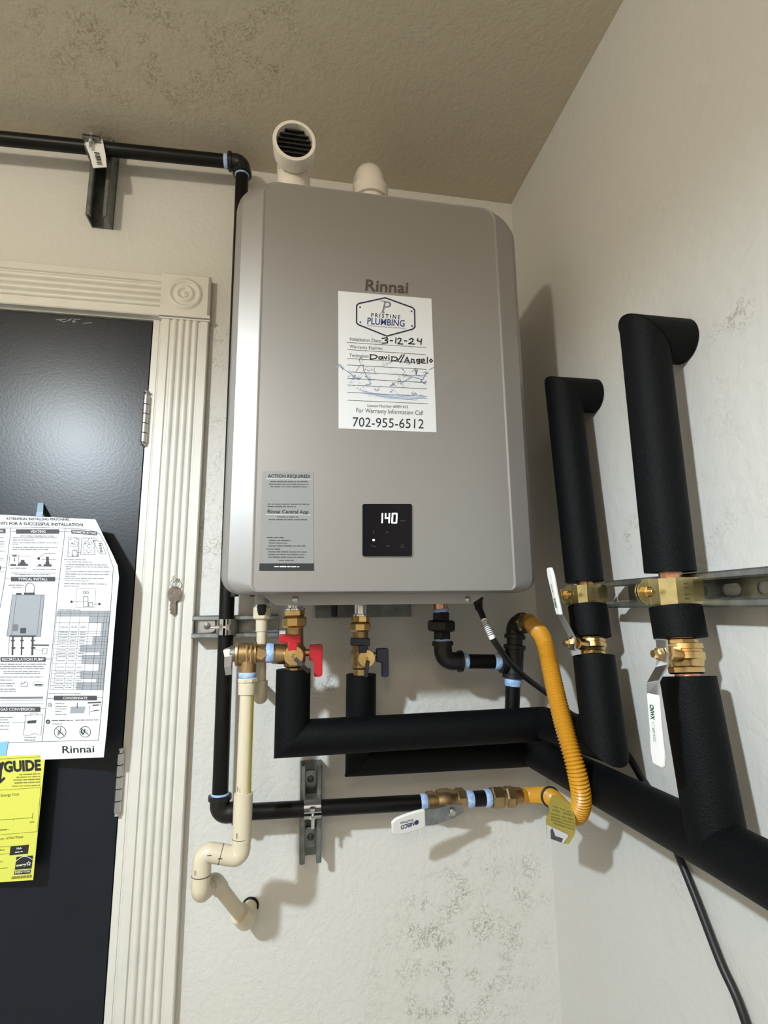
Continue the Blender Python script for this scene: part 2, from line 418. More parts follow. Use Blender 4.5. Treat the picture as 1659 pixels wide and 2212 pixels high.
# door with hinges
door = tag(bpy.data.objects.new('door_1', None), kind='structure'); COL.objects.link(door); door.location = (-0.68, 0.02, 0)
b = MB(); b.bb((DL+0.015, 0.002, 0.008), (DR-0.0150, 0.038, DH-0.0165)); o = b.build('door_slab', M['door'], door, False)
for hz in (at(331, 905, 'y', -0.008).z, at(276, 1690, 'y', -0.008).z, 0.28):
    hb = MB(); hx = DR-0.0135; n = 5; Lh = 0.10
    for k in range(n):
        z0 = hz-Lh/2+Lh*k/n
        hb.cyl((hx, -0.006, z0+0.0006), (hx, -0.006, z0+Lh/n-0.0006), 0.0062, 16)
    hb.lathe((hx, -0.006, hz+Lh/2), (0, 0, 1), [(0, 0.004), (0.004, 0.0035), (0.005, 0.0062), (0.008, 0.0058), (0.009, 0.002)], 16)
    hb.lathe((hx, -0.006, hz-Lh/2-0.006), (0, 0, 1), [(0, 0.002), (0.002, 0.005), (0.006, 0.004)], 16)
    hb.build('hinge', M['steel'], door)
b = MB(); c = at(157, 685, 'y', 0.0); 
for k in range(9):
    b.box((c.x+random.uniform(-.03, .03), 0.0017, c.z-0.006+random.uniform(-.004, .003)), (random.uniform(.006, .018), 0.0008, 0.0016), Matrix.Rotation(random.uniform(-.5, .5), 3, 'Y'))
b.build('paint_scuff', M['greylabel'], door, False)
# white paint chip hole under the head casing
struct('trim_5', MB().lathe(at(328, 676, 'y', -0.001)+V((0, 0, 0)), (0, -1, 0), [(0, 0.008), (0.0006, 0.008)], 16), M['gap'])

# ================================================================== POSTER AND YELLOW GUIDE ON THE DOOR
def sheet_h(x, x0=-0.62, x1=-0.35, top=0.040, base=0.004):
    t = max(0.0, min(1.25, (x-x0)/(x1-x0))); return base+top*t*t
def on_curved(eps, **kw):
    def fn(px, py):
        y = -0.01
        for _ in range(12):
            p = at(px, py, 'y', y); y = -(sheet_h(p.x, **kw))
        p = at(px, py, 'y', y-eps)
        return p
    return fn
def sheet(name, edge, fn0, mt, parent, nc=14):
    """edge: rows of (y_left, x_left, y_right, x_right)"""
    b = MB(); k = len(edge); vs = []
    for (yl, xl, yr, xr) in edge:
        for j in range(nc+1):
            t = j/nc; vs.append(fn0(xl+(xr-xl)*t, yl+(yr-yl)*t))
    n = len(vs); vs += [v+V((0, 0.0005, 0)) for v in vs]
    q = nc+1
    fs = [(i*q+j, i*q+j+1, (i+1)*q+j+1, (i+1)*q+j) for i in range(k-1) for j in range(nc)]
    fs += [tuple(a+n for a in reversed(f)) for f in fs]
    ring = [j for j in range(q)]+[i*q+nc for i in range(1, k)]+[(k-1)*q+j for j in range(nc-1, -1, -1)]+[i*q for i in range(k-2, 0, -1)]
    for a, c in zip(ring, ring[1:]+ring[:1]): fs.append((a, c, c+n, a+n))
    b.add(vs, fs); return b.build(name, mt, parent, True, 60)
pt = thing('poster', 'large white printed installation sheet with diagrams, taped to the dark door', 'poster', at(120, 1400, 'y', -0.01))
f0 = on_curved(0)
rows = [(1108, -75, 1122, 206)]
for y, x in ((1140, 215), (1165, 227), (1195, 242), (1222, 254), (1248, 257), (1300, 252), (1360, 247), (1440, 241), (1520, 235), (1580, 230), (1638, 225)):
    rows.append((y, -75-(y-1108)*0.09, y if y < 1638 else 1637, x))
rows[-1] = (1649, -120, 1636, 224)
paper = sheet('sheet', rows, f0, M['paper'], pt)
ff = on_curved(0.0006); A = crop(0, 1000, 3.456, ff); B2 = crop(0, 1100, 6.144, ff)
ink = MB(); mid = MB(); gr = MB(); wh = MB(); lt = MB()
text_on(ink, 'ATTENTION: INSTALLING PERSONNEL', A, 45, 424, 520, 430, 17, 0.02)
text_on(ink, 'NTS FOR A SUCCESSFUL INSTALLATION', A, -6, 460, 618, 472, 21, 0.022)
for p in ([(-5, 487), (320, 482), (488, 487), (640, 496), (720, 515)], [(82, 484), (36, 872), (-10, 1130)], [(487, 487), (438, 900), (385, 1440), (314, 2078)], [(720, 515), (748, 535), (790, 610), (845, 780), (838, 900), (822, 1120), (765, 1760), (735, 2070)],
          [(-8, 2092), (314, 2080), (735, 2070)], [(40, 865), (455, 866)], [(0, 1462), (382, 1463)], [(0, 1838), (342, 1835)], [(355, 1757), (768, 1753)], [(84, 511), (487, 511)], [(487, 511), (745, 525)], [(0, 783), (44, 783)]):
    line_on(mid, A, p, 3)
def banner(x0, y0, x1, y1, s, tx0=None, tx1=None, dy=0):
    quad_on(mid, crop(0, 1000, 3.456, on_curved(0.0008)), [(x0, y0), (x1, y0+dy), (x1, y1+dy), (x0, y1)], 6)
    tx0 = tx0 or x0+25; tx1 = tx1 or x1-25; hh = (y1-y0)*0.56
    text_on(wh, s, crop(0, 1000, 3.456, on_curved(0.0012)), tx0, (y0+y1)/2+hh/2, tx1, (y0+y1)/2+hh/2+dy, hh, 0.005)
banner(119, 495, 441, 528, 'VENTING', 228, 340); banner(-60, 492, 40, 524, 'ING', -5, 25)
banner(532, 498, 722, 526, 'PARAMETER SETTING', 540, 715, 14)
banner(81, 850, 411, 884, 'TYPICAL INSTALL', 135, 355); banner(4, 1449, 340, 1484, 'RECIRCULATION PUMP', 16, 328)
banner(-60, 1820, 300, 1858, 'GAS CONVERSION', 2, 256); banner(402, 1738, 722, 1772, 'CONDENSATE', 470, 652)
banner(-60, 768, 4, 800, 'N', -20, -8)
text_on(mid, '(For Indoor Installations Only)', A, 153, 549, 400, 550, 10, 0.01)
for y, a, c in ((560, 95, 425), (577, 95, 255), (597, 92, 435), (611, 92, 140), (632, 90, 425), (648, 90, 360), (822, 85, 412), (834, 110, 375), (787, 72, 198), (796, 245, 422),
                (914, 62, 178), (931, 90, 160), (1504, 0, 345), (1521, 0, 330), (1537, 0, 335), (1559, 25, 300), (1574, 25, 300), (1600, 0, 318), (1622, 0, 100), (1648, 0, 110), (1665, 0, 100), (1690, 0, 115), (1706, 0, 120),
                (1900, 0, 95), (1920, 0, 60), (1940, 0, 75), (1965, 0, 70), (1990, 0, 65), (2050, 180, 270), (2070, 180, 270), (560, -5, 30), (590, -5, 38), (606, -5, 36), (628, -5, 34), (660, -5, 38), (713, -5, 34), (725, -5, 24), (815, -5, 30)):
    words_on(gr, A, a, y, c, y, 9)
for y, a, c in ((722, 478, 640), (740, 500, 690), (760, 490, 800), (776, 490, 812), (792, 490, 530), (812, 488, 825), (830, 488, 812), (846, 485, 570), (862, 485, 775), (880, 482, 670), (902, 478, 800), (920, 478, 590), (1098, 435, 600), (1722, 366, 605),
                (1797, 412, 480), (1818, 412, 500), (1838, 412, 500), (1857, 412, 460), (1878, 412, 495), (1950, 390, 460)):
    words_on(gr, A, a, y, c, y+(c-a)*0.01, 9)
words_on(mid, A, 385, 1925, 545, 1923, 10); words_on(mid, A, 560, 1922, 735, 1920, 10)
# venting drawings
for x0, x1, y0, y1 in ((92, 124, 688, 699), (78, 118, 755, 767), (132, 208, 752, 767), (145, 190, 740, 752), (155, 182, 724, 740), (284, 308, 757, 768), (325, 384, 757, 770), (338, 368, 742, 757), (344, 364, 700, 742), (104, 110, 708, 735)):
    quad_on(mid, A, [(x0, y0), (x1, y0), (x1, y1), (x0, y1)])
for p in ([(62, 768), (210, 768)], [(268, 772), (386, 772)], [(290, 705), (335, 675), (410, 675)], [(310, 720), (420, 720)], [(130, 694), (230, 697)], [(72, 690), (66, 765)], [(140, 690), (136, 765)], [(72, 684), (140, 684)]):
    line_on(mid, A, p, 2.2)
b_ = [(288+10*math.cos(t*PI/6), 713+10*math.sin(t*PI/6)) for t in range(12)]; ink.add([A(*q) for q in b_], [tuple(range(12))])
# parameter drawing
for p in ([(512, 555), (590, 560), (585, 700), (505, 700), (512, 555)], [(610, 560), (710, 560), (705, 685), (602, 685), (610, 560)], [(692, 578), (752, 582), (792, 680), (740, 676), (692, 578)], [(540, 650), (575, 650), (575, 695), (540, 695), (540, 650)], [(575, 670), (602, 665)], [(722, 560), (724, 580)]):
    line_on(mid, A, p, 2.6)
for _ in range(60):
    x, y = random.uniform(515, 585), random.uniform(562, 695); line_on(gr, A, [(x, y), (x+random.uniform(-10, 10), y+random.uniform(-10, 10))], 2.5)
for _ in range(80):
    x, y = random.uniform(618, 700), random.uniform(565, 680); line_on(gr, A, [(x, y), (x+random.uniform(-10, 10), y+random.uniform(-10, 10))], 2.5)
for y in range(600, 670, 12): quad_on(mid, A, [(738+(y-600)*.15, y), (756+(y-600)*.15, y), (756+(y-600)*.15, y+7), (738+(y-600)*.15, y+7)])
for p in ([(572, 938), (715, 938), (708, 1080), (566, 1080), (572, 938)],): line_on(gr, A, p, 1.6)
for x0, y0, x1, y1 in ((622, 998, 656, 1072), (662, 1042, 692, 1072)): line_on(mid, A, [(x0, y0), (x1, y0), (x1, y1), (x0, y1), (x0, y0)], 3.2)
line_on(mid, A, [(622, 1036), (656, 1036)], 3); line_on(mid, A, [(532, 1036), (614, 1036)], 2.5); line_on(mid, A, [(700, 1054), (742, 1054)], 2.5)
for cx_, cy_ in ((534, 1036), (742, 1053)): ink.add([A(cx_+9*math.cos(t*PI/6), cy_+9*math.sin(t*PI/6)) for t in range(12)], [tuple(range(12))])
text_on(gr, '00', A, 618, 980, 662, 980, 26)
# table
tab = [(425, 1105), (822, 1105), (765, 1695), (372, 1690)]
def tb(u, v):
    a = [tab[0][k]*(1-u)+tab[1][k]*u for k in (0, 1)]; c = [tab[3][k]*(1-u)+tab[2][k]*u for k in (0, 1)]
    return (a[0]*(1-v)+c[0]*v, a[1]*(1-v)+c[1]*v)
def tq(mb, u0_, v0_, u1_, v1_): quad_on(mb, A, [tb(u0_, v0_), tb(u1_, v0_), tb(u1_, v1_), tb(u0_, v1_)], 3)
tq(lt, 0, 0, 1, 0.065)
for v0_, v1_, us in ((.07, .15, .62), (.15, .28, .86), (.28, .32, .86), (.32, .43, .72), (.43, .52, .5), (.52, .56, .88), (.56, .67, .55), (.67, .76, .88), (.76, .86, .55), (.86, .905, .86), (.905, 1, .5)):
    tq(lt, us, v0_, 1, v1_)
tv = [0, .03, .065, .15, .26, .28, .32, .355, .39, .43, .475, .52, .56, .60, .67, .76, .80, .86, .905, .95, 1]
A3 = crop(0, 1000, 3.456, on_curved(0.0010))
for v in tv: line_on(mid, A3, [tb(0, v), tb(1, v)], 1.5)
for u in (0, .07, .26, .44, .62, .78, .9, .95, 1): line_on(mid, A3, [tb(u, 0), tb(u, 1)], 1.5)
for i in range(3, len(tv)-1):
    vv = (tv[i]+tv[i+1])/2
    for u0_, u1_ in ((.09, .24), (.29, .41), (.47, .58)):
        a, c = tb(u0_, vv), tb(u1_, vv); words_on(gr, A3, a[0], a[1], c[0], c[1], 7)
# heater drawing
body = [(92, 985), (330, 985), (300, 1295), (50, 1292)]
quad_on(lt, A, body, 4); line_on(gr, A3, [body[0], body[3], body[2], body[1], body[0]], 3); line_on(gr, A3, [(122, 990), (85, 1290)], 2); line_on(gr, A3, [(308, 990), (275, 1292)], 2)
line_on(gr, A, [(190, 968), (188, 925), (205, 900), (225, 896), (248, 905), (258, 930), (252, 968)], 5)
for q in ((178, 968, 258, 984), (120, 970, 160, 984)): quad_on(mid, A3, [(q[0], q[1]), (q[2], q[1]), (q[2], q[3]), (q[0], q[3])])
quad_on(mid, A3, [(152, 1232), (195, 1232), (192, 1272), (149, 1272)]); quad_on(gr, A3, [(95, 1205), (135, 1205), (130, 1255), (90, 1255)])
quad_on(mid, A3, [(70, 1287), (265, 1287), (265, 1298), (70, 1298)])
for x, w_ in ((90, 12), (158, 10), (237, 14)):
    quad_on(mid, A, [(x, 1298), (x+w_, 1298), (x+w_-4, 1435), (x-4, 1435)])
    quad_on(mid, A, [(x-8, 1320), (x+w_+8, 1320), (x+w_+8, 1332), (x-8, 1332)]); quad_on(mid, A, [(x-5, 1375), (x+w_+12, 1375), (x+w_+12, 1388), (x-5, 1388)])
quad_on(mid, A, [(250, 1354), (366, 1356), (366, 1366), (250, 1364)]); line_on(gr, A, [(70, 1300), (62, 1435)], 3)
line_on(gr, A, [(255, 1375), (262, 1395), (330, 1400)], 2.5); line_on(mid, A, [(318, 1385), (352, 1385), (348, 1425), (314, 1425), (318, 1385)], 2.5)
# pump, condensate, conversion drawings
line_on(gr, A, [(155, 1660), (158, 1640), (175, 1650), (188, 1632), (205, 1645), (205, 1668), (155, 1668)], 4)
cc = [(286+42*math.cos(t*PI/10), 1652+20*math.sin(t*PI/10)) for t in range(21)]; line_on(gr, A, cc, 2); quad_on(mid, A, [(258, 1650), (315, 1650), (315, 1662), (258, 1662)])
for y in (1748, 1772, 1800): line_on(gr, A, [(0, y), (325, y-3)], 2)
quad_on(gr, A, [(0, 1750), (320, 1748), (320, 1758), (0, 1760)])
quad_on(lt, A, [(528, 1822), (635, 1822), (625, 1868), (522, 1868)], 2); line_on(gr, A3, [(528, 1822), (635, 1822)], 3); line_on(mid, A3, [(577, 1790), (575, 1832)], 4)
quad_on(mid, A, [(655, 1786), (755, 1782), (755, 1792), (655, 1796)], 2)
for y in (1812, 1852): line_on(mid, A, [(668, y), (664, y+28)], 3)
words_on(mid, A, 690, 1812, 750, 1808, 14); words_on(mid, A, 700, 1850, 738, 1848, 12); line_on(mid, A, [(678, 1853), (700, 1853)], 3)
for cx_, cy_, r in ((448, 2010, 44), (635, 2007, 40)):
    line_on(mid, A, [(cx_+r*math.cos(t*PI/14), cy_+r*math.sin(t*PI/14)) for t in range(29)], 4); line_on(mid, A, [(cx_-r*.7, cy_-r*.7), (cx_+r*.7, cy_+r*.7)], 3.5)
    for _ in range(7):
        line_on(gr, A, [(cx_+random.uniform(-25, 25), cy_+random.uniform(-25, 25)), (cx_+random.uniform(-25, 25), cy_+random.uniform(-25, 25))], 3)
line_on(ink, A, [(612, 1985), (606, 2010), (618, 2025), (630, 2010), (632, 1990)], 8); line_on(ink, A, [(452, 1975), (450, 2015), (475, 2030)], 4)
ink.add([A(358+16*math.cos(t*PI/7), 1932+16*math.sin(t*PI/7)) for t in range(14)], [tuple(range(14))]); text_on(wh, 'x', A3, 351, 1939, 365, 1939, 18, 0.02)
line_on(mid, A, [(372+14*math.cos(t*PI/7), 1808+14*math.sin(t*PI/7)) for t in range(15)], 3); line_on(mid, A, [(365, 1808), (371, 1814), (380, 1800)], 3)
line_on(gr, A, [(190, 1885), (175, 2030), (210, 2035), (260, 2020), (305, 2035)], 2.5); line_on(gr, A, [(180, 1885), (318, 1878), (305, 2030)], 2.5); quad_on(mid, A, [(205, 1925), (272, 1920), (268, 1942), (202, 1945)])
line_on(gr, A, [(225, 1880), (230, 1868), (275, 1866), (280, 1878)], 2.5); line_on(mid, A, [(95, 1940), (195, 1937)], 2)
text_on(ink, 'Rinnai', A, 466, 2167, 703, 2160, 54, 0.008)
for mb_, mt_, nm in ((ink, 'ink', 'printed_lettering'), (mid, 'inkmid', 'printed_banners'), (gr, 'inkgrey', 'printed_text'), (lt, 'inklight', 'printed_shading'), (wh, 'inkwhite', 'banner_lettering')):
    mb_.build(nm, M[mt_], paper, False)
b = MB(); q = on_curved(0.0014)
tp_ = [at(82, 1086, 'y', 0.0015), at(94, 1086, 'y', 0.0015), q(93, 1106), q(91, 1116), q(77, 1116), q(79, 1106)]; b.add(tp_, [(0, 1, 2, 5), (5, 2, 3, 4)]); b.build('tape', M['greytape'], pt, False)
b = MB(); quad_on(b, q, [(0, 1603), (18, 1601), (10, 1645), (-8, 1645)], 2); b.build('tape', M['bluetape'], pt, False)
# yellow guide
yg = thing('energy_guide_sheet', 'yellow energy rating sheet with black lettering at the lower left of the door', 'sheet', at(30, 1770, 'y', -0.015))
hk = dict(x0=-0.62, x1=-0.35, top=0.030, base=0.010)
g0 = on_curved(0.0, **hk); g1 = on_curved(0.0006, **hk); g2 = on_curved(0.0011, **hk)
rows = [(1636+k*34.5+0.0, -110-k*5, 1630+k*34.5, 98-k*3.4) for k in range(8)]
rows[-1] = (1917, -160, 1901, 71.5)
gp = sheet('sheet', rows, g0, M['guide'], yg, 10)
G = crop(0, 1600, 6.915, g1); G2 = crop(0, 1600, 6.915, g2); ink = MB(); ol = MB(); wh = MB()
text_on(ink, 'ENERG', G, -560, 500, -40, 470, 152, 0.045); text_on(ink, 'GUIDE', G, 60, 465, 612, 437, 152, 0.045)
line_on(ink, G, [(45, 330), (10, 420), (-5, 600)], 42); line_on(ink, G, [(0, 620), (62, 560)], 34); line_on(ink, G, [(0, 340), (20, 420)], 36)
for y, a in ((500, 290), (540, 245), (582, 200), (625, 215), (672, 175)): words_on(ol, G, a, y+12, 600, y-4, 24)
words_on(ol, G, -20, 278, 610, 240, 12)
line_on(ol, G, [(-40, 742), (607, 698), (555, 1360), (-40, 1408)], 5)
text_on(ol, 'Energy Cost', G, 14, 835, 285, 815, 38, 0.01); line_on(ol, G, [(-40, 1186), (485, 1150)], 7); line_on(ol, G, [(490, 1080), (480, 1168)], 6); line_on(ol, G, [(205, 1172), (205, 1192)], 5)
text_on(ol, '$350', G, 445, 1230, 510, 1224, 26); words_on(ol, G, -20, 1340, 125, 1330, 26); text_on(ol, 'of Hot Water', G, 90, 1475, 352, 1450, 38, 0.01); text_on(ol, 'outs', G, -20, 1482, 62, 1476, 34)
line_on(ol, G, [(-20, 1590), (145, 1578)], 5); line_on(ol, G, [(-20, 1700), (145, 1685)], 5); text_on(ol, 'edium', G, -30, 1648, 72, 1640, 28)
quad_on(ink, G, [(158, 1578), (432, 1553), (414, 1688), (142, 1712)]); text_on(wh, 'High', G2, 250, 1625, 325, 1618, 30, 0.02); words_on(wh, G2, 225, 1672, 340, 1660, 22)
quad_on(ink, G, [(247, 1735), (492, 1715), (470, 1908), (220, 1928)]); quad_on(ink, G, [(214, 1945), (462, 1925), (452, 1985), (206, 2003)])
line_on(wh, G2, [(242+i*24, 1812-72*math.sin(PI*(i+0.6)/11.2)-i*2.4) for i in range(11)], 8)
text_on(wh, 'energy', G2, 245, 1880, 400, 1862, 38, 0.02, 0.3)
st = [(430+ (34 if k % 2 == 0 else 14)*math.sin(k*PI/5), 1835-(34 if k % 2 == 0 else 14)*math.cos(k*PI/5)) for k in range(11)]; line_on(wh, G2, st, 7)
text_on(wh, 'ENERGY STAR', G2, 224, 1986, 450, 1966, 34, 0.01)
x = 170
while x < 470:
    w_ = random.choice((4, 7, 11)); quad_on(ol, G, [(x+4, 2030-(x-170)*.09), (x+4+w_, 2030-(x-170)*.09), (x+w_-2, 2070-(x-170)*.09), (x-2, 2070-(x-170)*.09)]); x += w_+random.choice((4, 6, 9))
words_on(ol, G, -10, 1815, 40, 1810, 16); words_on(ol, G, -10, 1915, 110, 1900, 16)
ink.build('printed_lettering', M['ink'], gp, False); ol.build('printed_text', M['guideink'], gp, False); wh.build('white_lettering', M['inkwhite'], gp, False)

# ================================================================== WATER HEATER
HX0, HX1, HZ0, HZ1 = -0.096, 0.393, 1.4635, 2.138; HF = -0.305
wh_ = thing('water_heater', 'silver wall-hung tankless water heater with white service sticker and black display', 'water heater', (0.148, -0.15, HZ0))
def rrect(x0, x1, z0, z1, rt_, rb, n=8):
    pts = []
    for cx_, cz_, r, a0 in ((x1-rt_, z1-rt_, rt_, 0), (x0+rt_, z1-rt_, rt_, 90), (x0+rb, z0+rb, rb, 180), (x1-rb, z0+rb, rb, 270)):
        for k in range(n+1):
            a = math.radians(a0+90*k/n); pts.append((cx_+r*math.cos(a), cz_+r*math.sin(a)))
    return pts
def shell(loops, n=8):
    b = MB(); vs = []; cnt = None
    for (y, x0, x1, z0, z1, rt_, rb) in loops:
        p = rrect(x0, x1, z0, z1, rt_, rb, n); cnt = len(p); vs += [(a, y, c) for a, c in p]
    k = len(loops)
    fs = [(i*cnt+j, i*cnt+(j+1) % cnt, (i+1)*cnt+(j+1) % cnt, (i+1)*cnt+j) for i in range(k-1) for j in range(cnt)]
    fs += [tuple(range(cnt)), tuple((k-1)*cnt+j for j in range(cnt))]
    return b.add(vs, fs)
ci = 0.046
cover = shell([(HF, HX0+ci+0.002, HX1-ci-0.002, HZ0+0.0042, HZ1-0.0042, 0.022, 0.010),
               (HF-0.0009, HX0+ci-0.001, HX1-ci+0.001, HZ0+0.003, HZ1-0.003, 0.023, 0.011),
               (HF-0.0008, HX0+ci-0.0022, HX1-ci+0.0022, HZ0+0.0026, HZ1-0.0026, 0.023, 0.011),
               (HF+0.0062, HX0+0.026, HX1-0.026, HZ0+0.001, HZ1-0.001, 0.034, 0.018),
               (HF+0.0115, HX0+0.011, HX1-0.011, HZ0+0.0004, HZ1, 0.042, 0.024),
               (HF+0.0175, HX0+0.003, HX1-0.003, HZ0, HZ1, 0.046, 0.027),
               (HF+0.026, HX0, HX1, HZ0, HZ1, 0.048, 0.028),
               (HF+0.060, HX0, HX1, HZ0, HZ1, 0.048, 0.028)], 12).build('front_cover', M['heater'], wh_, True, 12)
shell([(HF+0.061, HX0+0.006, HX1-0.006, HZ0+0.004, HZ1-0.006, 0.038, 0.022), (-0.022, HX0+0.006, HX1-0.006, HZ0+0.004, HZ1-0.006, 0.038, 0.022)]).build('casing_body', M['heaterside'], wh_, True, 30)
# bottom flange with slanted ends and two screws
fy = -0.262
P = [at(x, y, 'y', fy) for x, y in ((556, 1284), (597, 1308), (1020, 1308), (1062, 1284))]
zt = HZ0+0.004; zb = P[1].z
b = MB(); b.prism([(P[0].x, zt), (P[1].x, zb), (P[2].x, zb), (P[3].x, zt)], (0, fy, 0), (1, 0, 0), (0, 0, 1), (0, 0.0015, 0))
b.bb((P[1].x+0.004, fy+0.001, zb), (P[2].x-0.004, fy+0.022, zb+0.0015))
b.build('bottom_flange', M['flange'], wh_, False)
for px in (638, 1010):
    c = at(px, 1295, 'y', fy); MB().lathe(c, (0, -1, 0), [(0, 0.0052), (0.0015, 0.005), (0.0032, 0.003), (0.0036, 0.001)], 16).build('screw', M['steel'], wh_)
# rear bracket under the unit
b = MB(); a, c = at(682, 1318, 'y', -0.012), at(888, 1332, 'y', -0.012); b.bb((a.x, -0.014, c.z), (c.x, -0.010, HZ0+0.01)); b.bb((a.x, -0.010, HZ0-0.002), (c.x, -0.001, HZ0))
b.build('wall_bracket', M['zincdark'], wh_, False)
for px in (722,):
    c = at(px, 1325, 'y', -0.05); MB().cyl(c+V((0, 0, 0.03)), c-V((0, 0, 0.006)), 0.006).build('drain_plug', M['rubber'], wh_)
for px, w_ in ((492, .010), (530, .006), (600, .014)):
    c = at(px+15, 1286, 'y', -0.24); MB().cyl(c+V((0, 0, 0.008)), c-V((0, 0, 0.002)), w_*0.6).build('rubber_grommet', M['rubber'], wh_)
# condensate trap outlet
c = at(566, 1296, 'y', -0.215)
MB().lathe(c+V((0, 0, 0.022)), (0, 0, -1), [(0, 0.015), (0.012, 0.015), (0.013, 0.012), (0.028, 0.0115), (0.029, 0.010)], 20).build('condensate_outlet', M['flange'], wh_)
b = MB(); b.lathe(c-V((0.0, 0.0, 0.006)), (0, 0, -1), [(0, 0.0065), (0.004, 0.0072), (0.010, 0.0072), (0.017, 0.0052), (0.018, 0.004)], 12); b.build('outlet_cap', M['rubber'], wh_)
# front plane mapping
def fr(eps): return lambda px, py: at(px, py, 'y', HF-eps)
b = MB(); text_on(b, 'Rinnai', fr(0.0009), 789, 627, 881, 633, 24, 0.014); b.build('brand_lettering', M['logo'], wh_, False)
# white service sticker
def plate(name, pts, eps, mt, parent, t=0.0004):
    vs = [at(x, y, 'y', HF-eps) for x, y in pts]; n = len(vs); b = MB()
    b.add(vs+[v+V((0, t, 0)) for v in vs], [tuple(range(n)), tuple(range(2*n-1, n-1, -1))]+[(i, i+n, (i+1) % n+n, (i+1) % n) for i in range(n)])
    return b.build(name, mt, parent, False)
st_ = plate('service_sticker', [(730.5, 628.5), (932, 645), (943, 934), (731.5, 925.5)], 0.0006, M['sticker'], wh_)
S = crop(700, 580, 5.821, fr(0.0009)); ink = MB(); nav = MB(); gry = MB(); pb = MB(); blu = MB()
line_on(nav, S, [(770, 368), (1110, 490), (1138, 520), (1143, 735), (1115, 762), (790, 850), (430, 705), (408, 680), (410, 465), (435, 440), (770, 368)], 17)
for x, y in ((453, 487), (1100, 538), (456, 676), (1106, 722)): nav.add([S(x+11*math.cos(t*PI/6), y+11*math.sin(t*PI/6)) for t in range(12)], [tuple(range(12))])
text_on(gry, 'P', S, 728, 548, 835, 556, 142, 0.0, 0.15); line_on(gry, S, [(716, 548), (760, 552)], 9); line_on(gry, S, [(718, 408), (770, 412)], 9)
text_on(nav, 'P R I S T I N E', S, 592, 608, 955, 636, 50, 0.02); text_on(blu, 'PLUMBING', S, 542, 696, 1012, 730, 80, 0.014)
text_on(gry, 'Have your plumbing done with Pristine', S, 540, 722, 1025, 760, 16, 0.0, 0.3)
text_on(ink, 'Installation Date:', S, 325, 905, 722, 932, 44, -0.004); text_on(ink, 'Warranty Expires:', S, 318, 1000, 738, 1024, 42, -0.004); text_on(ink, 'Technician:', S, 315, 1108, 572, 1122, 40, -0.004)
for y0, y1, xa, xb in ((928, 993, 285, 1280), (1018, 1083, 288, 1282), (1130, 1190, 290, 1285), (1212, 1267, 292, 1290), (1299, 1352, 292, 1290), (1381, 1434, 292, 1292), (1464, 1513, 292, 1298), (1556, 1606, 292, 1302), (1656, 1700, 294, 1306)):
    line_on(ink, S, [(xa, y0), (xb, y1)], 5)
text_on(ink, 'License Number #0091435', S, 545, 1738, 1055, 1758, 36, -0.004); text_on(ink, 'For Warranty Information Call', S, 405, 1808, 1243, 1842, 56, -0.004); text_on(ink, '702-955-6512', S, 358, 1985, 1252, 2012, 118, 0.0)
# handwriting, stroke by stroke
def strokes(ss, w): 
    for p in ss: line_on(ink, S, p, w)
strokes([[(728, 880), (790, 868), (800, 885), (765, 902), (800, 912), (795, 935), (728, 940)], [(832, 905), (862, 908)], [(905, 870), (900, 938)], [(925, 892), (945, 875), (968, 885), (962, 910), (928, 945), (990, 950)], [(1010, 908), (1040, 912)],
         [(1068, 895), (1100, 878), (1122, 892), (1110, 920), (1062, 945), (1140, 950)], [(1180, 882), (1172, 908), (1222, 920)], [(1225, 885), (1218, 955)]], 15)
strokes([[(588, 1085), (582, 1140)], [(578, 1082), (640, 1088), (670, 1105), (650, 1130), (580, 1142)], [(735, 1108), (690, 1112), (690, 1138), (720, 1140), (738, 1110), (742, 1145)], [(755, 1110), (775, 1140), (790, 1105)], [(815, 1112), (818, 1145)], [(812, 1090), (818, 1092)],
         [(855, 1110), (850, 1160)], [(845, 1108), (905, 1115), (925, 1135), (900, 1158), (850, 1162)], [(980, 1085), (925, 1165)], [(1010, 1080), (955, 1185)], [(1010, 1180), (1045, 1115), (1070, 1185)], [(1020, 1158), (1065, 1162)], [(1095, 1185), (1098, 1140), (1130, 1145), (1135, 1190)],
         [(1200, 1140), (1165, 1145), (1165, 1165), (1195, 1165), (1205, 1140), (1200, 1195), (1170, 1195)], [(1225, 1168), (1262, 1160), (1255, 1138), (1225, 1145), (1225, 1185), (1268, 1190)], [(1300, 1115), (1298, 1192)], [(1345, 1140), (1325, 1160), (1345, 1180), (1365, 1160), (1345, 1140)]], 14)
rs = random.Random(3)
for x, y in ((185, 1230), (440, 1150), (500, 1270), (560, 1400), (430, 1400), (330, 1320), (1000, 1320), (1080, 1360), (1200, 1340), (1270, 1310), (960, 1430), (1150, 1270), (860, 1450), (680, 1520), (850, 1520), (1100, 1560), (640, 1300), (780, 1200), (1010, 1180), (1250, 1440)):
    for _ in range(3):
        p = [(x, y)]
        for _ in range(5): p.append((p[-1][0]+rs.uniform(-28, 34), p[-1][1]+rs.uniform(-26, 30)))
        line_on(gry if rs.random() < .45 else pb, S, p, rs.uniform(3, 7))
for _ in range(70):
    x = rs.choice((rs.uniform(300, 620), rs.uniform(850, 1300))); y = 1290+abs(x-740)*-0.05+rs.uniform(0, 240)
    p = [(x, y)]
    for _ in range(3): p.append((p[-1][0]+rs.uniform(-20, 24), p[-1][1]+rs.uniform(-16, 18)))
    line_on(rs.choice((gry, pb, pb)), S, p, rs.uniform(2, 5))
sp_ = MB()
